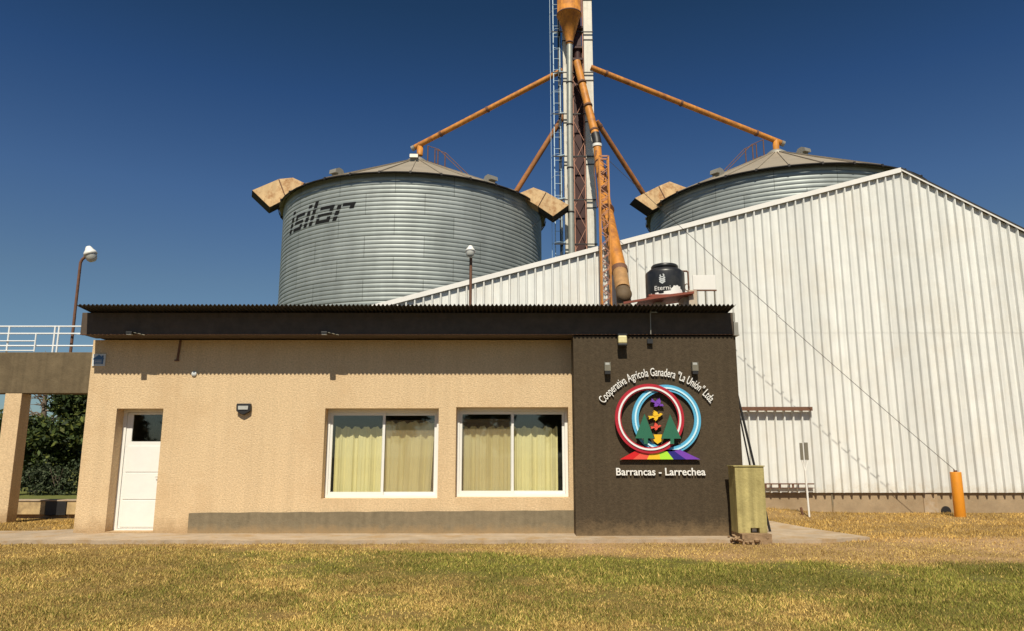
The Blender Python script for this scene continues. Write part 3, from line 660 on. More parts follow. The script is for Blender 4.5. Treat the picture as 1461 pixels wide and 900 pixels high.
# ------------------------------------------------------------------ shed
shed = thing('grain_shed', 'big white ribbed-metal gabled shed behind the office', 'shed', (6.5, 25, 0))
PK = (10.84, 9.22); SL, SR = 0.269, 0.5577
X0, X1 = -7.0, 20.0
def rzs(x): return PK[1] - SL*(PK[0]-x) if x < PK[0] else PK[1] - SR*(x-PK[0])
step = 0.2325; prof = []
x = X0
while x < X1:
    prof += [(x, 0.0), (x+0.156, 0.0), (x+0.177, -0.075), (x+0.209, -0.075), (x+0.230, 0.0)]
    x += step
b = MB(); n = len(prof)
zc = 4.665
def addstrip(z0f, z1f, yo):
    v = [(px_, 19.5+py_+yo, z0f(px_)) for px_, py_ in prof] + [(px_, 19.5+py_+yo, z1f(px_)) for px_, py_ in prof]
    b.add(v, [(i, i+1, n+i+1, n+i) for i in range(n-1)])
addstrip(lambda x: 0.45, lambda x: min(zc, rzs(x)-0.05), 0.0)
addstrip(lambda x: min(zc-0.04, rzs(x)-0.06), lambda x: rzs(x)-0.02, -0.005)
b.build('front_sheeting', M['white_sheet'], shed, recalc=False)
b = MB(); b.prism_xz([(X0,0.5),(X1,0.5),(X1,rzs(X1)-0.06),(PK[0],PK[1]-0.06),(X0,rzs(X0)-0.06)], 19.53, 19.56)
b.box(X0,X0+0.1,19.56,29.9,0.4,rzs(X0)-0.1); b.box(X1-0.1,X1,19.56,29.9,0.4,rzs(X1)-0.1); b.prism_xz([(X0+0.1,0.5),(X1-0.1,0.5),(X1-0.1,rzs(X1)-0.15),(PK[0],PK[1]-0.1),(X0+0.1,rzs(X0)-0.1)], 29.86, 29.95)
b.build('wall', M['white_sheet'], shed)
b = MB(); b.prism_xz([(X0-0.1,rzs(X0)-0.0),(PK[0],PK[1]),(PK[0],PK[1]+0.03),(X0-0.1,rzs(X0)+0.03)], 19.425, 30.0); b.prism_xz([(PK[0]+0.001,PK[1]),(X1+0.1,rzs(X1)),(X1+0.1,rzs(X1)+0.03),(PK[0]+0.001,PK[1]+0.03)], 19.37, 30.0)
b.build('roof', M['zinc_roof'], shed)
b = MB(); b.prism_xz([(X0-0.1,rzs(X0)-0.10),(PK[0],PK[1]-0.10),(PK[0],PK[1]+0.035),(X0-0.1,rzs(X0)+0.035)], 19.395, 19.42)
b.prism_xz([(PK[0]+0.001,PK[1]-0.06),(X1+0.1,rzs(X1)-0.06),(X1+0.1,rzs(X1)+0.035),(PK[0]+0.001,PK[1]+0.035)], 19.385, 19.41)
b.build('rake_trim', M['white_trim'], shed)
b = MB(); b.box(X0+0.02,X1-0.02,19.56,19.8,-0.2,0.5); bs = b.build('base_wall', M['shed_base'], shed)
b = MB(); b.box(10.62,10.98,19.535,19.56,-0.1,0.445); b.build('pale_pier', M['slab'], bs)
b = MB(); b.box(8.25,8.29,19.535,19.56,-0.1,0.445); b.build('joint_post', M['plinth'], bs)
b = MB(); b.prism_xz([(11.17+0.125*math.cos(R(a)), -0.04+0.15*math.sin(R(a))) for a in range(0,181,12)], 19.52, 19.56); b.build('drain_opening', M['black'], bs)
b = MB(); b.box(-2,7.84,19.31,19.41,2.60,2.64); b.box(-2,7.84,19.31,19.33,2.54,2.60); b.build('door_track', M['rust'], shed)
b = MB(); b.box(-2,7.76,19.36,19.415,0.66,0.69)
for i in range(28): b.box(-1.9+0.35*i, -1.86+0.35*i, 19.37, 19.41, 0.58, 0.66)
b.box(-2,7.76,19.365,19.415,0.565,0.58)
b.build('lower_track', M['rust'], shed)

# ------------------------------------------------------------------ silos
def silo(cx, cy, R0, H, label, ladder_side, vents):
    s = thing('grain_silo', label, 'silo', (cx, cy, 0), 'galvanised grain silos')
    seg = 160; b = MB(); zs = np.array([0.205*(k+f_) for k in range(int(H/0.205)) for f_ in (0,0.05,0.13,0.3,0.5,0.7,0.87,0.95)]); ringw = []
    prof = [(R0 + 0.030*(1-abs(2*((z/0.205+1e-6)%1.0)-1)**4.0) - 0.024, float(z)) for z in zs] + [(R0, H)]
    b.lathe(prof, (cx,cy,0), seg); b.build('wall', M['silo'], s, recalc=False)
    ha = 18.0 - H if False else 3.62
    b = MB(); nseg = 32; apex_r = 0.55
    v = []; f = []
    for i in range(nseg):
        a = 2*math.pi*(i+0.5)/nseg
        v += [(cx+(R0+0.26)*math.cos(a), cy+(R0+0.26)*math.sin(a), H-0.08), (cx+apex_r*math.cos(a), cy+apex_r*math.sin(a), H+ha*(1-apex_r/R0))]
    for i in range(nseg):
        j = (i+1)%nseg; f.append((2*i,2*j,2*j+1,2*i+1))
    b.add(v, f)
    roof = b.build('roof', M['cone'], s, recalc=True)
    b = MB()
    for i in range(nseg):
        p = Vector(v[2*i]) + Vector((0,0,0.02)); q = Vector(v[2*i+1]) + Vector((0,0,0.02)); b.bar(p, q, 0.05, 0.07)
    b.build('roof_rib', M['cone'], roof)
    b = MB(); b.lathe([(R0+0.262,H-0.10),(R0+0.275,H-0.17),(R0+0.262,H-0.05)], (cx,cy,0), 64)
    for i in range(nseg):
        a = 2*math.pi*(i+0.5)/nseg; b.bar((cx+(R0+0.2)*math.cos(a), cy+(R0+0.2)*math.sin(a), H-0.09),(cx+(R0+0.31)*math.cos(a), cy+(R0+0.31)*math.sin(a), H-0.09),0.09,0.12)
    b.build('eave_trim', M['dark_metal'], roof)
    b = MB(); b.lathe([(apex_r+0.03,H+ha*(1-apex_r/R0)-0.05),(apex_r,H+ha*(1-apex_r/R0)+0.12),(0.3,H+ha+0.02),(0.0,H+ha+0.04)], (cx,cy,0), 24); b.build('apex_cap', M['vent'], roof)
    for (vx, vy) in vents:                                     # gooseneck roof vents
        d = math.hypot(vx-cx, vy-cy); zb = H + ha*(1-d/R0)
        a = math.atan2(vy-cy, vx-cx); ux, uy = math.cos(a), math.sin(a); tx, ty = -uy, ux
        b = MB(); hw = 0.22
        pr = [(-0.2,-0.1),(-0.23,0.22),(-0.12,0.36),(0.12,0.39),(0.33,0.28),(0.37,0.08),(0.17,0.10),(0.13,-0.2)]
        n_ = len(pr); vv = []
        for sgn in (-1,1): vv += [(vx+ux*r+tx*hw*sgn, vy+uy*r+ty*hw*sgn, zb+z) for r,z in pr]
        b.add(vv, [tuple(range(n_)), tuple(range(2*n_-1,n_-1,-1))] + [(i,i+n_,(i+1)%n_+n_,(i+1)%n_) for i in range(n_)])
        b.build('roof_vent', M['vent'], s)
    # stair rail up the cone
    a = ladder_side; ux, uy = math.cos(a), math.sin(a); tx, ty = -uy, ux
    b = MB()
    for off in (-0.3, 0.3):
        P_ = [(cx+ux*r+tx*off, cy+uy*r+ty*off, H+ha*(1-r/R0)+0.95) for r in (1.1, 1.9)] + [(cx+ux*3.6+tx*off, cy+uy*3.6+ty*off, H+ha*(1-3.6/R0)+0.1)]
        b.tube(P_, 0.022, 6)
        for r in (1.1, 1.85):
            b.tube([(cx+ux*r+tx*off, cy+uy*r+ty*off, H+ha*(1-r/R0)), (cx+ux*r+tx*off, cy+uy*r+ty*off, H+ha*(1-r/R0)+0.95)],0.035,6)
    for i in range(12):
        r = 1.3+i*0.36; z = H+ha*(1-r/R0)+0.06; b.bar((cx+ux*r-tx*0.3,cy+uy*r-ty*0.3,z),(cx+ux*r+tx*0.3,cy+uy*r+ty*0.3,z),0.05)
    b.build('roof_stair_rail', M['rust'], s)
    return s
CL = (-5.43, 39.6); CR = (14.8, 38.8); RS = 7.06; HL, HR = 14.34, 14.45
sL = silo(*CL, RS, HL, 'whole galvanised silo with black lettering, left of the elevator tower', R(-35), [(-8.6,34.4),(-5.35,38.0),(-1.1,34.6)])
sR = silo(*CR, RS, HR, 'galvanised silo half hidden by the white shed, right of the elevator tower', R(200), [(10.4,35.2),(15.6,37.2),(19.3,36.8)])
def hood(sil, pts, y0, vec, seam, shade_edge):
    n_ = len(pts); dx_, dy_, dz_ = vec
    b = MB(); b.add([(x,y0,z) for x,z in pts] + [(x+dx_,y0+dy_,z+dz_) for x,z in pts], [tuple(range(n_)), tuple(range(2*n_-1,n_-1,-1))] + [(i,i+n_,(i+1)%n_+n_,(i+1)%n_) for i in range(n_)])
    h = b.build('exhaust_hood', M['duct_tan'], sil)
    b = MB(); b.bar((seam[0][0],y0-0.012,seam[0][1]),(seam[1][0],y0-0.012,seam[1][1]),0.05,0.022); b.build('hood_seam', M['rust'], h)
    b = MB()                                                    # dark sheets paint in the shade on the two lower sides
    for (xa,za),(xb,zb) in zip(shade_edge, shade_edge[1:]):
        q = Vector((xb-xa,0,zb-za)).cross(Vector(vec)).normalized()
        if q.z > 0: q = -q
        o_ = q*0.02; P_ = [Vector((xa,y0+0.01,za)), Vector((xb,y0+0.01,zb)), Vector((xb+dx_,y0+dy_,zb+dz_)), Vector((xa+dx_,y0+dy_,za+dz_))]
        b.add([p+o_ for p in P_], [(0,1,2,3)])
    b.build('hood_shade_panel', M['hood_shade'], h)
hood(sL, [(-13.80,15.17),(-12.42,15.80),(-11.68,15.88),(-10.9,15.50),(-11.98,14.70),(-12.81,14.236)], 37.2, (-0.22,0.6,-0.14), [(-12.42,15.78),(-11.98,14.72)], [(-13.80,15.17),(-12.81,14.236),(-11.98,14.70)])
hood(sL, [(0.27, 14.539), (0.486, 14.614), (1.1, 14.879), (1.747, 14.633), (2.891, 13.935), (2.095, 13.336), (1.346, 13.86)], 36.0, (0.04,0.6,-0.14), [(1.747, 14.616), (1.346, 13.875)], [(2.891, 13.935), (2.095, 13.336), (1.346, 13.86)])
hood(sR, [(9.737,15.132),(8.399,15.662),(7.811,15.406),(6.523,14.741),(7.429,14.08),(8.222,14.469)], 37.2, (-0.2,0.6,-0.14), [(7.811,15.39),(8.222,14.49)], [(6.523,14.741),(7.429,14.08),(8.222,14.469)])
# silo lettering, stencilled italic strokes wrapped round the wall
def silo_letters():
    rects = []
    def q(x0,x1,z0,z1): rects.append((x0,x1,z0,z1))
    bars = [(0.0,0.25),(0.34,0.60),(0.69,0.97)]
    def i_(x): [q(x,x+0.26,a,b) for a,b in bars]; q(x,x+0.26,1.14,1.32)
    i_(0.0)
    x = 0.5; q(x,x+0.80,0.0,0.19); q(x+0.6,x+0.82,0.19,0.32); q(x,x+0.82,0.42,0.57); q(x,x+0.22,0.66,0.80); q(x,x+0.84,0.82,1.0)
    i_(1.55)
    x = 2.0; [q(x,x+0.24,a,b) for a,b in bars]; q(x,x+0.24,1.04,1.45)
    x = 2.5; q(x,x+0.95,0.0,0.18); q(x,x+0.2,0.18,0.32); q(x+0.72,x+0.93,0.18,0.33); q(x,x+0.2,0.40,0.57); q(x+0.2,x+0.95,0.44,0.57); q(x+0.72,x+0.95,0.67,0.80); q(x+0.05,x+0.95,0.82,1.0)
    x = 3.65; q(x,x+0.24,0.0,0.25); q(x,x+0.24,0.34,0.60); q(x,x+0.24,0.69,0.92); q(x+0.3,x+1.0,0.82,1.0); q(x+0.76,x+1.0,0.64,0.82)
    W = 4.65 + 0.35
    b = MB(); zb, hh = 12.17, 0.80
    for x0,x1,z0,z1 in rects:
        n_ = 6; v = []
        for zz_ in (z0,z1):
            for k in range(n_+1):
                xx_ = x0 + (x1-x0)*k/n_ + 0.33*zz_
                t = xx_/W; beta = R(53.6 - 38.6*t)          # left of the silo's front
                rr = RS + 0.018
                v.append((CL[0]-rr*math.sin(beta), CL[1]-rr*math.cos(beta), zb + hh*zz_))
        b.add(v, [(k,k+1,n_+2+k,n_+1+k) for k in range(n_)])
    b.build('lettering', M['silo_black'], sL, recalc=False)
silo_letters()

# ------------------------------------------------------------------ elevator tower
tw = thing('elevator_tower', 'tall white and maroon grain elevator between the two silos', 'elevator', (3.5, 37.4, 0))
def leg(x0,x1,y0,y1,top,name='elevator_leg',m='leg_white'):
    b = MB(); b.box(x0,x1,y0,y1,0,top); l = b.build(name, M[m], tw)
    b = MB(); z = 2.0
    while z < top: MB().box(x0-0.03,x1+0.03,y0-0.03,y1+0.03,z,z+0.05).build('flange', M['dark_metal'], l); z += 2.42
    return l
leg(3.95,4.42,37.0,37.4,29.5); leg(2.80,3.22,37.1,37.5,29.5)
b = MB(); b.box(3.24,3.93,37.55,37.95,0,23.5); b.build('inner_casing', M['maroon'], tw)
b = MB()
for x in (3.30,3.88):
    for y in (36.95,38.1): b.bar((x,y,0),(x,y,29),0.05)
z = 1.0; k = 0
while z < 21.5:
    for y in (36.95,38.1):
        b.bar((3.30 if k%2 else 3.88,y,z),(3.88 if k%2 else 3.30,y,z+1.2),0.025)
    for x in (3.30,3.88): b.bar((x,36.95 if k%2 else 38.1,z),(x,38.1 if k%2 else 36.95,z+1.2),0.025)
    z += 1.2; k += 1
b.build('lattice', M['pink_steel'], tw)
z = 9.7
while z < 25: MB().bar((2.2,36.9,z),(4.45,36.9,z),0.05).bar((2.62,36.92,z+0.02),(2.62,37.3,z+0.02),0.07).build('cross_brace', M['dark_metal'], tw); z += 2.42
b = MB(); b.bar((2.62,37.45,0),(2.62,37.45,29),0.16); b.build('back_post', M['black'], tw)
b = MB()
for x0_,x1_,z_ in ((3.32,3.9,24.4),(3.35,3.85,23.2),(3.32,3.88,22.5)): b.box(x0_,x1_,36.8,37.6,z_,z_+0.12)
b.tube([(3.6,37.1,26.5),(3.6,37.1,22.3)],0.2,12); b.box(3.4,3.8,36.9,37.4,23.4,24.0)
b.build('distributor', M['maroon'], tw)
ld = thing('caged_ladder', 'pale blue caged ladder up the left side of the elevator tower', 'ladder', (2.4, 37.3, 9))
b = MB()
for x in (2.285,2.635): b.bar((x,37.3,0),(x,37.3,29),0.045)
b.build('stringer', M['blue_white'], ld)
z = 0.4
while z < 29: MB().tube([(2.285,37.3,z),(2.635,37.3,z)],0.014,6).build('rung', M['blue_white'], ld); z += 0.66
b = MB(); z = 2.5
while z < 29:
    pts = [(2.46+0.36*math.cos(R(a)), 37.3-0.62*math.sin(R(a)), z) for a in range(180,-1,-20)]
    b.tube(pts,0.01,5); z += 1.21
for a in (170,):
    b.bar((2.46+0.36*math.cos(R(a)),37.3-0.62*math.sin(R(a)),2.5),(2.46+0.36*math.cos(R(a)),37.3-0.62*math.sin(R(a)),29),0.02)
z = 2.6
while z < 29: b.bar((2.285,37.33,z),(2.82,37.08,z),0.05); z += 2.42
b.build('cage', M['blue_white'], ld)

hp = thing('hopper', 'orange cone-bottomed hopper at the top of the tower with grey pipe', 'hopper', (3.12, 36.5, 0))
b = MB(); b.lathe([(0.62,27.2),(0.645,27.1),(0.645,25.0),(0.67,25.0),(0.67,24.92),(0.62,24.92),(0.18,23.35),(0.18,23.2)], (3.12,36.5,0), 32); b.build('cone', M['orange'], hp)
MB().lathe([(0.655,24.93),(0.685,24.93),(0.685,25.0),(0.655,25.0)], (3.12,36.5,0), 32).build('band', M['rust'], hp); MB().lathe([(0.19,23.36),(0.22,23.36),(0.22,23.28),(0.19,23.28)], (3.12,36.5,0), 20).build('band', M['rust'], hp)
b = MB(); b.tube([(3.12,36.5,23.3),(3.06,36.5,18),(3.06,36.5,0)],0.165,16); pp = b.build('down_pipe', M['pipe_grey'], hp)
z = 4
while z < 23: MB().lathe([(0.165,z),(0.19,z),(0.19,z+0.06),(0.165,z+0.06)], (3.06 + (0.06*(z-18)/5.3 if z > 18 else 0),36.5,0), 16).build('pipe_collar', M['dark_metal'], pp); z += 2.42

def spout(a, c_, r, label, collars, m, elbow=None):
    a = Vector(a); c_ = Vector(c_)
    s = thing('grain_spout', label, 'pipe', tuple(a), 'orange grain spouts from the tower to the silos')
    b = MB(); b.tube([a, c_], r, 14); p = b.build('pipe', M[m], s)
    d = (c_-a).normalized()
    for t in collars: q_ = a.lerp(c_, t); MB().tube([q_-d*0.06, q_+d*0.06], r+0.03, 14).build('collar', M['rust'], s)
    if elbow:
        e = Vector(elbow); b = MB(); b.tube([c_-d*0.35, e+Vector((0,0,0.05)), e-Vector((0,0,0.6))], [r*1.15, r*1.25, r*1.15], 14); b.build('elbow', M[m], s)
        b = MB(); b.tube([c_+d*0.02, c_+d*0.2], r*1.08, 14); b.build('end_cap', M['vent'], s)
    return s
spout((2.80,37.5,22.26), (-5.55,39.55,18.62), 0.15, 'long orange pipe from the tower down to the peak of the lettered silo', (0.5,0.82), 'orange', (-5.25,39.5,18.70))
spout((4.3,37,22.15), (15.05,38.7,18.52), 0.15, 'long orange pipe from the tower down to the peak of the right silo', (0.08,0.47,0.87), 'orange', (14.75,38.65,18.55))
spout((2.99,37.55,19.85), (0.1,38.05,15.2), 0.14, 'shorter rusty pipe from the tower to the right edge of the lettered silo', (0.04,), 'orange_rust')
spout((4.55,37.0,19.0), (8.1,39.6,14.7), 0.14, 'shorter rusty pipe from the tower to the left edge of the right silo', (0.05,), 'orange_rust')

ch = thing('loading_chute', 'fat orange loading chute from the tower over the shed roof to the office', 'chute', (3.5, 36.8, 22))
b = MB(); b.tube([(3.52,36.7,22.3),(3.9,36.0,19.8),(4.25,35.2,17.42)],[0.20,0.20,0.21],16); b.build('upper_pipe', M['orange'], ch)
b = MB(); b.tube([(4.25,35.2,17.42),(4.30,35.05,17.05),(4.31,35.0,16.8)],0.23,16); b.build('rubber_joint', M['black'], ch)
b = MB(); b.tube([(4.31,35.0,16.8),(4.31,35.0,16.66)],0.24,16); b.build('joint_ring', M['white_paint'], ch)
b = MB(); b.tube([(4.31,35.0,16.68),(4.33,34.9,16.1),(3.3,24.9,10.25),(2.68,19.35,7.43),(2.80,18.6,6.10)],[0.20,0.205,0.20,0.19,0.185],18); b.build('main_pipe', M['orange'], ch)
b = MB(); b.tube([(2.798,18.62,6.13),(2.785,18.05,5.46)],0.19,18); b.build('lower_pipe', M['orange_brown'], ch)
MB().tube([(2.794,18.64,6.17),(2.80,18.57,6.04)],0.215,18).build('collar', M['rust'], ch)
for t in (0.15,0.4,0.62,0.83):
    p = Vector((4.33,34.9,16.1)).lerp(Vector((2.70,19.3,7.40)), t); d = Vector((2.70-4.33,19.3-34.9,7.4-16.1)).normalized(); MB().tube([p-d*0.05,p+d*0.05],0.215,16).build('collar', M['rust'], ch)
for t in (0.3,0.62,0.95):
    p = Vector((3.52,36.7,22.3)).lerp(Vector((4.25,35.2,17.42)), t); d = Vector((0.73,-1.5,-4.88)).normalized(); MB().tube([p-d*0.05,p+d*0.05],0.235,16).build('collar', M['rust'], ch)
b = MB(); b.tube([(2.785,18.06,5.47),(2.785,17.97,5.25),(2.785,17.97,4.3)],[0.19,0.185,0.15],18); b.lathe([(0.0,0),(0.16,0.0),(0.165,-0.02),(0.185,-0.03),(0.185,-0.07),(0.17,-0.09)], (2.785,17.76,5.30), 20, axis=(0,-1,0.15)); b.tube([(2.785,17.83,5.31),(2.785,18.0,5.33)],0.165,18); b.build('outlet', M['brown_iron'], ch)
b = MB(); b.tube([(4.2,34.6,16.3),(3.9,33.0,14.6),(3.1,25.5,10.2)],0.03,6); b.build('control_rod', M['rust'], ch)

ms = thing('lattice_mast', 'slim orange lattice mast standing before the shed beside the chute', 'mast', (2.36, 18.2, -0.05))
b = MB(); mx0, mx1, my0, my1 = 2.25, 2.48, 18.1, 18.3
for x in (mx0,mx1):
    for y in (my0,my1): b.bar((x+(0.03 if x==mx0 else -0.0)*0,y,-0.1),(x+0.03,y,9.05),0.04)
b.build('post', M['orange'], ms)
b = MB(); z = 0.0; k = 0
while z < 8.9:
    o_ = 0.03*z/9; h = 0.19
    for y in (my0,my1): b.bar((mx0+o_ if k%2 else mx1+o_,y,z),(mx1+o_ if k%2 else mx0+o_,y,z+h),0.018)
    for x in (mx0,mx1): b.bar((x+o_,my0 if k%2 else my1,z),(x+o_,my1 if k%2 else my0,z+h),0.016)
    z += h; k += 1
for y in (my0,my1): b.bar((mx0+0.03,y,9.04),(mx1+0.03,y,9.04),0.04)
b.build('lacing', M['pink_steel'], ms)
b = MB()
for z in (5.9,7.4,8.9): b.bar((2.5,18.3,z),(2.70,18.8+(z-6)*0.6,z+0.35),0.025)
b.build('stay', M['rust'], ms)
ob_ = MB(); ob_.tube([(10.79,18.3,-0.15),(10.79,18.3,1.0)],0.125,24)
bo = thing('anchor_post', 'bright orange round post at the foot of the shed, anchoring a wire', 'post', (10.79, 18.3, -0.05))
ob_.build('tube', M['bollard'], bo, bevel=0.01)
b = MB(); b.lathe([(0.035,0.0),(0.05,0.02),(0.035,0.04)], (10.79,18.3,1.0), 10); b.tube([(10.79,18.3,1.0),(10.75,18.3,1.07)],0.012,6); b.build('eye', M['rust'], bo)
def sag(a, c_, s, n=16):
    a = Vector(a); c_ = Vector(c_); return [a.lerp(c_, i/n) - Vector((0,0,s*4*(i/n)*(1-i/n))) for i in range(n+1)]
tag(MB().tube(sag((2.5,18.2,9.0),(10.75,18.3,1.07),0.10),0.007,5,False).build('guy_wire', M['wire']), 'thin stay wire running from the lattice mast to the orange post', 'wire')
tag(MB().tube(sag((-6.5,34.5,5.5),(2.3,36.9,14.2),0.0),0.012,5,False).build('guy_wire', M['wire']), 'thin stay wire crossing below the hood between lettered silo and tower', 'wire')

# ------------------------------------------------------------------ water tank and its stand
wt = thing('water_tank', 'black plastic water tank with white lettering, on a red plate behind the eave', 'water tank', (3.63, 17, 5.0))
tx, ty, tz, tr = 3.63, 17.0, 5.02, 0.455
b = MB(); b.lathe([(0,0),(tr*0.97,0),(tr,0.03),(tr,0.56),(tr*0.985,0.60),(tr*0.80,0.67),(tr*0.76,0.68)], (tx,ty,tz), 40); b.build('body', M['black_plastic'], wt)
b = MB(); b.lathe([(tr*0.66,0.66),(tr*0.66,0.70),(tr*0.70,0.71),(tr*0.70,0.76),(tr*0.64,0.79),(tr*0.3,0.83),(0,0.84)], (tx,ty,tz), 36); b.build('lid', M['black_plastic'], wt)
b = MB(); b.tube([(tx+0.30,ty,tz+0.655),(tx+0.52,ty,tz+0.655),(tx+0.55,ty,tz+0.63),(tx+0.555,ty,tz+0.05)],0.022,8); b.tube([(tx+0.5+0.055*math.cos(R(a)),ty-0.05,tz+0.25+0.085*math.sin(R(a))) for a in range(0,361,24)],0.012,6); b.build('pipe', M['rust'], wt)
def wrap_tank(v):
    r = tr + 0.004 - v[:,2]*0; a = v[:,0]/tr + wrap_tank.a0
    return np.stack([tx + (r+v[:,2])*np.sin(a), ty - (r+v[:,2])*np.cos(a), tz + wrap_tank.z + v[:,1]], 1)
wrap_tank.a0, wrap_tank.z = -0.36, 0.105
text_obj('lettering', 'Eterni', 0.155, 0.37, wrap_tank, M['letter_white'], wt, extrude=0.003)
def onr(x, z, r=tr+0.006): a = x/tr; return (tx+r*math.sin(a), ty-r*math.cos(a), tz+z)
b = MB()
for (a0,a1,r0,r1,cx_,cz_) in ((20,300,0.03,0.055,-0.16,0.45),):
    n_ = 16; v = [onr(cx_+rr*math.cos(R(a0+(a1-a0)*k/n_)+2.2), cz_+0.8*rr*math.sin(R(a0+(a1-a0)*k/n_)+2.2)) for rr in (r0,r1) for k in range(n_+1)]
    b.add(v, [(k,k+1,n_+2+k,n_+1+k) for k in range(n_)])
for k in range(3):
    zc_ = 0.27+0.045*k; w_ = 0.075
    b.add([onr(-0.16-w_,zc_+0.035),onr(-0.16,zc_-0.02),onr(-0.16,zc_+0.012),onr(-0.16-w_+0.02,zc_+0.06)],[(0,1,2,3)])
    b.add([onr(-0.16+w_,zc_+0.035),onr(-0.16,zc_-0.02),onr(-0.16,zc_+0.012),onr(-0.16+w_-0.02,zc_+0.06)],[(0,1,2,3)])
b.build('logo_mark', M['sign_white'], wt, recalc=False)
b = MB()                                                        # peeled white patch at the foot of the tank
pk = [(-0.50,0.0),(-0.48,0.05),(-0.3,0.055),(-0.1,0.075),(0.04,0.09),(0.03,0.13),(0.08,0.17),(0.10,0.21),(0.15,0.20),(0.19,0.225),(0.24,0.19),(0.28,0.20),(0.27,0.15),(0.33,0.12),(0.35,0.07),(0.40,0.03),(0.45,0.0)]
v = [onr(x,z) for x,z in pk] + [onr(x,0.0) for x,z in pk]; n_ = len(pk)
b.add(v, [(k,k+1,n_+k+1,n_+k) for k in range(n_-1)]); b.build('white_patch', M['letter_white'], wt, recalc=False)
st = thing('tank_stand', 'red steel plate tilted on a rendered pier under the black water tank', 'stand', (3.7, 17.1, 3.6))
b = MB(); b.prism_xz([(2.9,4.85),(4.18,5.03),(4.18,5.08),(3.15,4.95)], 16.5, 17.5)
b.prism_xz([(3.15,4.97),(4.14,5.0),(4.14,5.018),(3.15,5.018)], 16.55, 17.45); b.bar((2.55,16.5,4.80),(3.2,16.5,4.91),0.05); b.build('plate', M['red_oxide'], st)
b = MB(); b.box(3.98,4.24,16.75,17.25,3.7,5.0); b.build('pier', M['wood_grey'], st, bevel=0.01)
b = MB(); b.box(3.35,3.6,16.9,17.2,3.7,4.9); b.build('back_pier', M['wood_grey'], st)
b = MB(); b.box(4.08,4.27,16.6,16.74,4.65,5.13); b.build('pier_block', M['wood_grey'], st, bevel=0.01)
bd = thing('white_panel', 'cream board on thin legs right of the black water tank', 'panel', (4.63, 17.3, 3.7))
b = MB(); b.box(4.36,4.90,17.28,17.31,5.29,5.65); b.build('board', M['white_trim'], bd, bevel=0.004)
b = MB(); b.box(4.36,4.92,17.27,17.32,5.26,5.288); b.build('bottom_rail', M['rust'], bd)
for x in (4.44,4.65,4.87): MB().bar((x,17.3,3.7),(x,17.3,5.26),0.028).build('leg', M['grey_plate'], bd)

# ------------------------------------------------------------------ meter box, sign post, poles, stake
mb_ = thing('meter_pillar', 'mossy yellow-green concrete meter box at the corner of the dark wall', 'meter box', (4.07, 13.1, -0.05))
b = MB()
X0_,X1_,Y0_,Y1_ = 3.825, 4.32, 12.9, 13.3
b.box(X0_,4.035,Y0_,Y1_,0.11,1.21); b.box(4.19,X1_,Y0_,Y1_,0.11,1.21); b.box(4.035,4.19,Y0_,Y1_,0.195,1.21); b.box(4.035,4.19,Y0_+0.12,Y1_,0.11,0.195)
b.build('body', M['box_green'], mb_)
MB().box(3.80,4.335,12.885,13.32,1.211,1.228).build('lid', M['box_green'], mb_)
b = MB(); b.box(4.09,4.165,Y0_+0.09,Y0_+0.119,0.125,0.185); b.build('cable_end', M['sign_white'], mb_)
b = MB(); r = random.Random(3)
b.box(3.84,4.335,12.74,13.35,-0.15,0.108)
for i in range(46):
    x = r.uniform(3.70,3.95) if i < 26 else r.uniform(3.9,4.32); y = r.uniform(12.70,12.86) if i > 12 else r.uniform(12.8,13.3); z = r.uniform(-0.06,0.075); s = r.uniform(0.018,0.05)
    b.lathe([(0.0,-s*0.6),(s*r.uniform(0.7,1.1),-s*0.3),(s*r.uniform(0.8,1.2),s*0.3),(0,s*0.7)], (x,y,z), r.choice((5,6,7)), axis=(r.uniform(-0.5,0.5),r.uniform(-0.5,0.5),1), smooth=False)
b.build('rubble_base', M['rubble'], mb_)
sp_ = thing('sign_post', 'thin white forked post holding two narrow grey plates before the shed', 'sign post', (7.04, 18, -0.05))
b = MB(); b.tube([(7.04,18,-0.1),(7.02,18,1.05)],0.024,8); b.bar((7.02,18,1.0),(6.955,18,1.32),0.022); b.bar((7.02,18,1.0),(7.10,18,1.32),0.022); b.tube([(7.02,18,1.0),(7.01,18,1.7)],0.014,8); b.build('pole', M['white_paint'], sp_)
MB().box(6.925,6.995,17.98,18.0,1.29,1.69).build('plate', M['grey_plate'], sp_); MB().box(7.03,7.12,17.98,18.0,1.29,1.70).build('plate', M['grey_plate'], sp_)
tag(MB().tube([(6.98,18.2,-0.1),(6.93,18.2,0.17)],0.03,8).build('stake', M['rust']), 'short dark stake in the dirt left of the white forked post', 'stake')
for xo, lab in ((0.0,'thinner left one of two black poles leaning behind the meter box'),(0.12,'thicker right one of two black poles leaning behind the meter box')):
    tag(MB().tube([(4.70+xo,14.25,0.0),(4.302+xo*0.3,14.3,2.72)],0.017 if xo==0 else 0.024,8).build('leaning_pole', M['black']), lab, 'pole', 'black poles leaning on the office side wall')

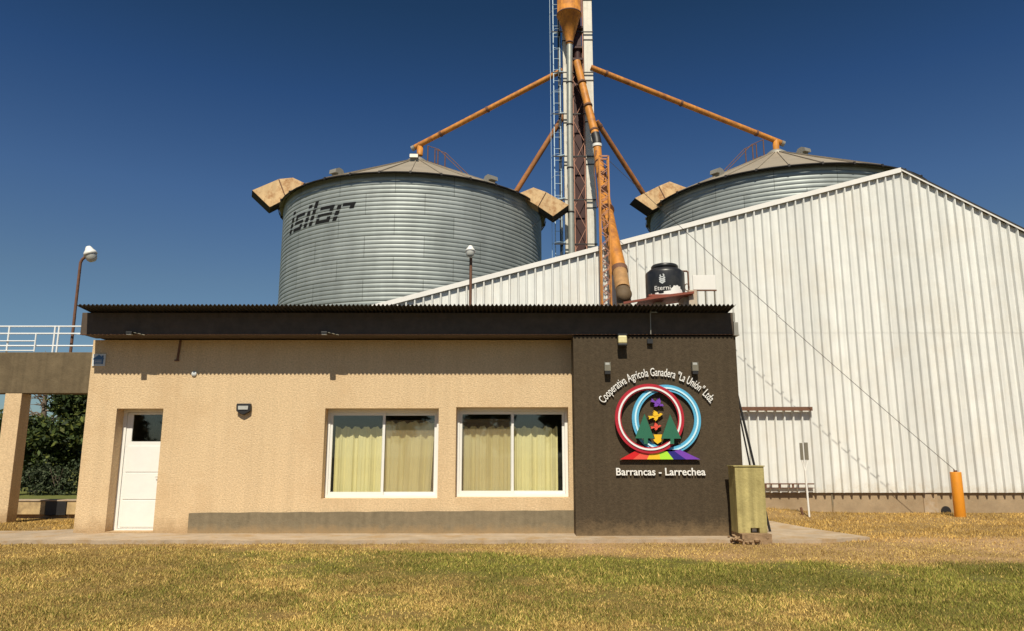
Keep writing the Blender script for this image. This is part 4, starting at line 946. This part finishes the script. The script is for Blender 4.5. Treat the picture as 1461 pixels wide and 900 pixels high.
# ------------------------------------------------------------------ trees beyond the portal
def leaves(centers, radii, count, size, cols, seed, squash=0.8):
    r = np.random.default_rng(seed); centers = np.array(centers, float); radii = np.array(radii, float)
    wgt = radii**2; k = r.choice(len(radii), count, p=wgt/wgt.sum())
    d = r.normal(size=(count,3)); d /= np.linalg.norm(d,axis=1)[:,None]
    rad = radii[k]*(r.random(count)**0.45)
    p = centers[k] + d*rad[:,None]*np.array([1,1,squash])[None]
    p += r.normal(size=(count,3))*0.12
    a = r.normal(size=(count,3)); a /= np.linalg.norm(a,axis=1)[:,None]
    b_ = np.cross(a, r.normal(size=(count,3))); b_ /= np.linalg.norm(b_,axis=1)[:,None]
    s = size*(0.6+0.8*r.random(count))[:,None]
    v = np.empty((count,4,3)); v[:,0] = p-a*s; v[:,1] = p+b_*s*0.45; v[:,2] = p+a*s; v[:,3] = p-b_*s*0.45
    cc = np.array(cols)[r.integers(0,len(cols),count)] * (0.6+0.8*r.random((count,1)))
    return v.reshape(-1,3), np.arange(4*count).reshape(-1,4), np.repeat(cc,4,0)
def crown_part(t, name, *a):
    v, f, c_ = leaves(*a); L = np.array(WPOS[t.name]); return link(name, np_mesh(name, v-L[None], f, M['leaf'], c_), t)
DG = [(0.035,0.052,0.014),(0.05,0.07,0.018),(0.10,0.115,0.025),(0.022,0.035,0.012),(0.022,0.034,0.012)]
LG = [(0.06,0.085,0.025),(0.09,0.11,0.03),(0.045,0.06,0.02)]
def tree(x, y, h, sp, label, seed, count, cols, bottom=1.2):
    t = thing('leafy_tree', label, 'tree', (x,y,-0.06), 'trees beyond the concrete portal'); r = random.Random(seed)
    tr_ = MB(); tops = []
    tr_.tube([(x,y,-0.1),(x+0.1,y,h*0.3),(x-0.1,y+0.1,h*0.62),(x,y,h*0.85)],[0.26,0.2,0.13,0.05],9)
    for i in range(9):
        a = r.uniform(0,6.28); z = r.uniform(0.22,0.7)*h; l = sp*r.uniform(0.5,0.9)
        e = (x+math.cos(a)*l, y+math.sin(a)*l, z+r.uniform(0.4,1.6)); tr_.tube([(x,y,z),((x+e[0])/2,(y+e[1])/2,z+0.25*(e[2]-z)+0.2),e],[0.1,0.06,0.02],6); tops.append(e)
    tr_.build('trunk', M['bark'], t)
    cs, rs = [], []
    for e in tops: cs.append(e); rs.append(r.uniform(0.7,1.2)*sp*0.36)
    for i in range(16):
        a = r.uniform(0,6.28); zz_ = r.uniform(bottom, h); k = 1-0.55*max(0,(zz_/h-0.45))/0.55; l = sp*k*r.uniform(0.2,0.95)
        cs.append((x+math.cos(a)*l, y+math.sin(a)*l, zz_)); rs.append(r.uniform(0.45,0.9)*sp*0.36)
    crown_part(t, 'crown', cs, rs, count, 0.12, cols, seed)
tree(-16.4, 30, 4.8, 2.0, 'dense dark evergreen nearest the office wall, taller than its neighbours', 1, 34000, DG)
tree(-19.3, 31.0, 2.3, 1.2, 'lower bushy evergreen between the dense dark tree and the cream pillar', 2, 9000, DG, 0.5)
tree(-14.3, 32, 4.9, 2.6, 'dark evergreen mostly hidden behind the cream office wall', 3, 14000, DG)
tree(-24.5, 33, 3.4, 2.0, 'low rounded green tree left of the cream pillar', 4, 12000, LG, 0.5)
def bare(x, y, h, label, seed):
    t = thing('bare_tree', label, 'tree', (x,y,-0.06)); r = random.Random(seed)
    tr_ = MB(); tr_.tube([(x,y,-0.1),(x+0.05,y,h*0.35),(x-0.05,y,h*0.7),(x+0.05,y,h)],[0.2,0.15,0.09,0.02],8); tr_.build('trunk', M['bark'], t)
    b = MB()
    for i in range(34):
        z = r.uniform(0.3,0.95)*h; a = r.uniform(0,6.28); l = r.uniform(0.8,2.4)*(1.15-z/h*0.6)
        d = Vector((math.cos(a), 0.5*math.sin(a), r.uniform(-0.1,0.6))); p = Vector((x,y,z)); e = p+d*l
        b.tube([p, p.lerp(e,0.5)+Vector((0,0,r.uniform(-0.15,0.15))), e],[0.045,0.03,0.012],5)
        for k in range(4):
            q_ = p.lerp(e, r.uniform(0.35,1)); e2 = q_+Vector((r.uniform(-0.6,0.6),r.uniform(-0.3,0.3),r.uniform(-0.25,0.55))); b.tube([q_,e2],[0.02,0.008],4)
    b.build('branches', M['bark'], t)
bare(-20.95, 33.2, 5.7, 'leafless tree with thin bare branches beside the cream pillar', 5)
for i, (x, y, h, sp, lab) in enumerate(((-18.0,28.4,0.8,0.6,'grey-green shrub nearest the cream pillar'),(-16.9,28.2,0.95,0.7,'grey-green shrub in the middle of the shrub row under the trees'),(-15.2,28.3,0.9,0.8,'grey-green shrub at the office end of the shrub row'),(-22.5,28.5,1.2,1.2,'grey-green shrub left of the cream pillar'))):
    t = thing('shrub', lab, 'shrub', (x,y,-0.06), 'shrubs below the trees'); r = random.Random(40+i)
    b = MB()
    for k in range(7): b.tube([(x+r.uniform(-.2,.2),y,-0.1),(x+r.uniform(-sp,sp)*0.7,y+r.uniform(-.4,.4),h*r.uniform(.6,1))],[0.03,0.01],5)
    b.build('stem', M['bark'], t)
    cs = [(x+r.uniform(-sp,sp),y+r.uniform(-0.5,0.5),r.uniform(0.15,h)) for _ in range(11)]
    crown_part(t, 'foliage', cs, [r.uniform(0.16,0.34) for _ in range(11)], 1800, 0.07, [(0.04,0.055,0.025),(0.07,0.085,0.045),(0.02,0.028,0.014)], 60+i)
# distant tree line
r = np.random.default_rng(5)
cs = []; rs = []
for i in range(90):
    cs.append((-70+i*1.45+r.normal()*0.5, 62+r.normal()*3, 1.2+abs(r.normal())*1.0)); rs.append(1.3+0.8*r.random())
v, f, c_ = leaves(cs, rs, 40000, 0.28, DG+LG, 9)
tag(link('far_hedgerow', np_mesh('far_hedgerow', v, f, M['leaf'], c_)), 'far dark line of trees along the horizon', 'tree line', kind='stuff')

cs = []; rs = []; b = MB(); r = random.Random(77)
for i in range(11):
    x = -34 + i*6.4 + r.uniform(-1.5,1.5); y = -24 + r.uniform(-2,2); h = r.uniform(4.5,8.0)
    b.tube([(x,y,-0.1),(x+0.2,y,h*0.5),(x,y,h*0.8)],[0.25,0.17,0.07],8)
    for k in range(13):
        a = r.uniform(0,6.28); l = r.uniform(0.2,1.0)*2.1; cs.append((x+math.cos(a)*l, y+math.sin(a)*l, r.uniform(0.28,1.0)*h)); rs.append(r.uniform(0.6,1.15))
v, f, c_ = leaves(cs, rs, 42000, 0.2, DG+LG, 19)
tag(link('roadside_trees', np_mesh('roadside_trees', v, f, M['leaf'], c_)), 'row of trees across the road, mirrored in the office windows', 'tree row', kind='stuff')
tag(b.build('roadside_trunks', M['bark']), 'trunks of the tree row across the road', 'tree row', kind='stuff')
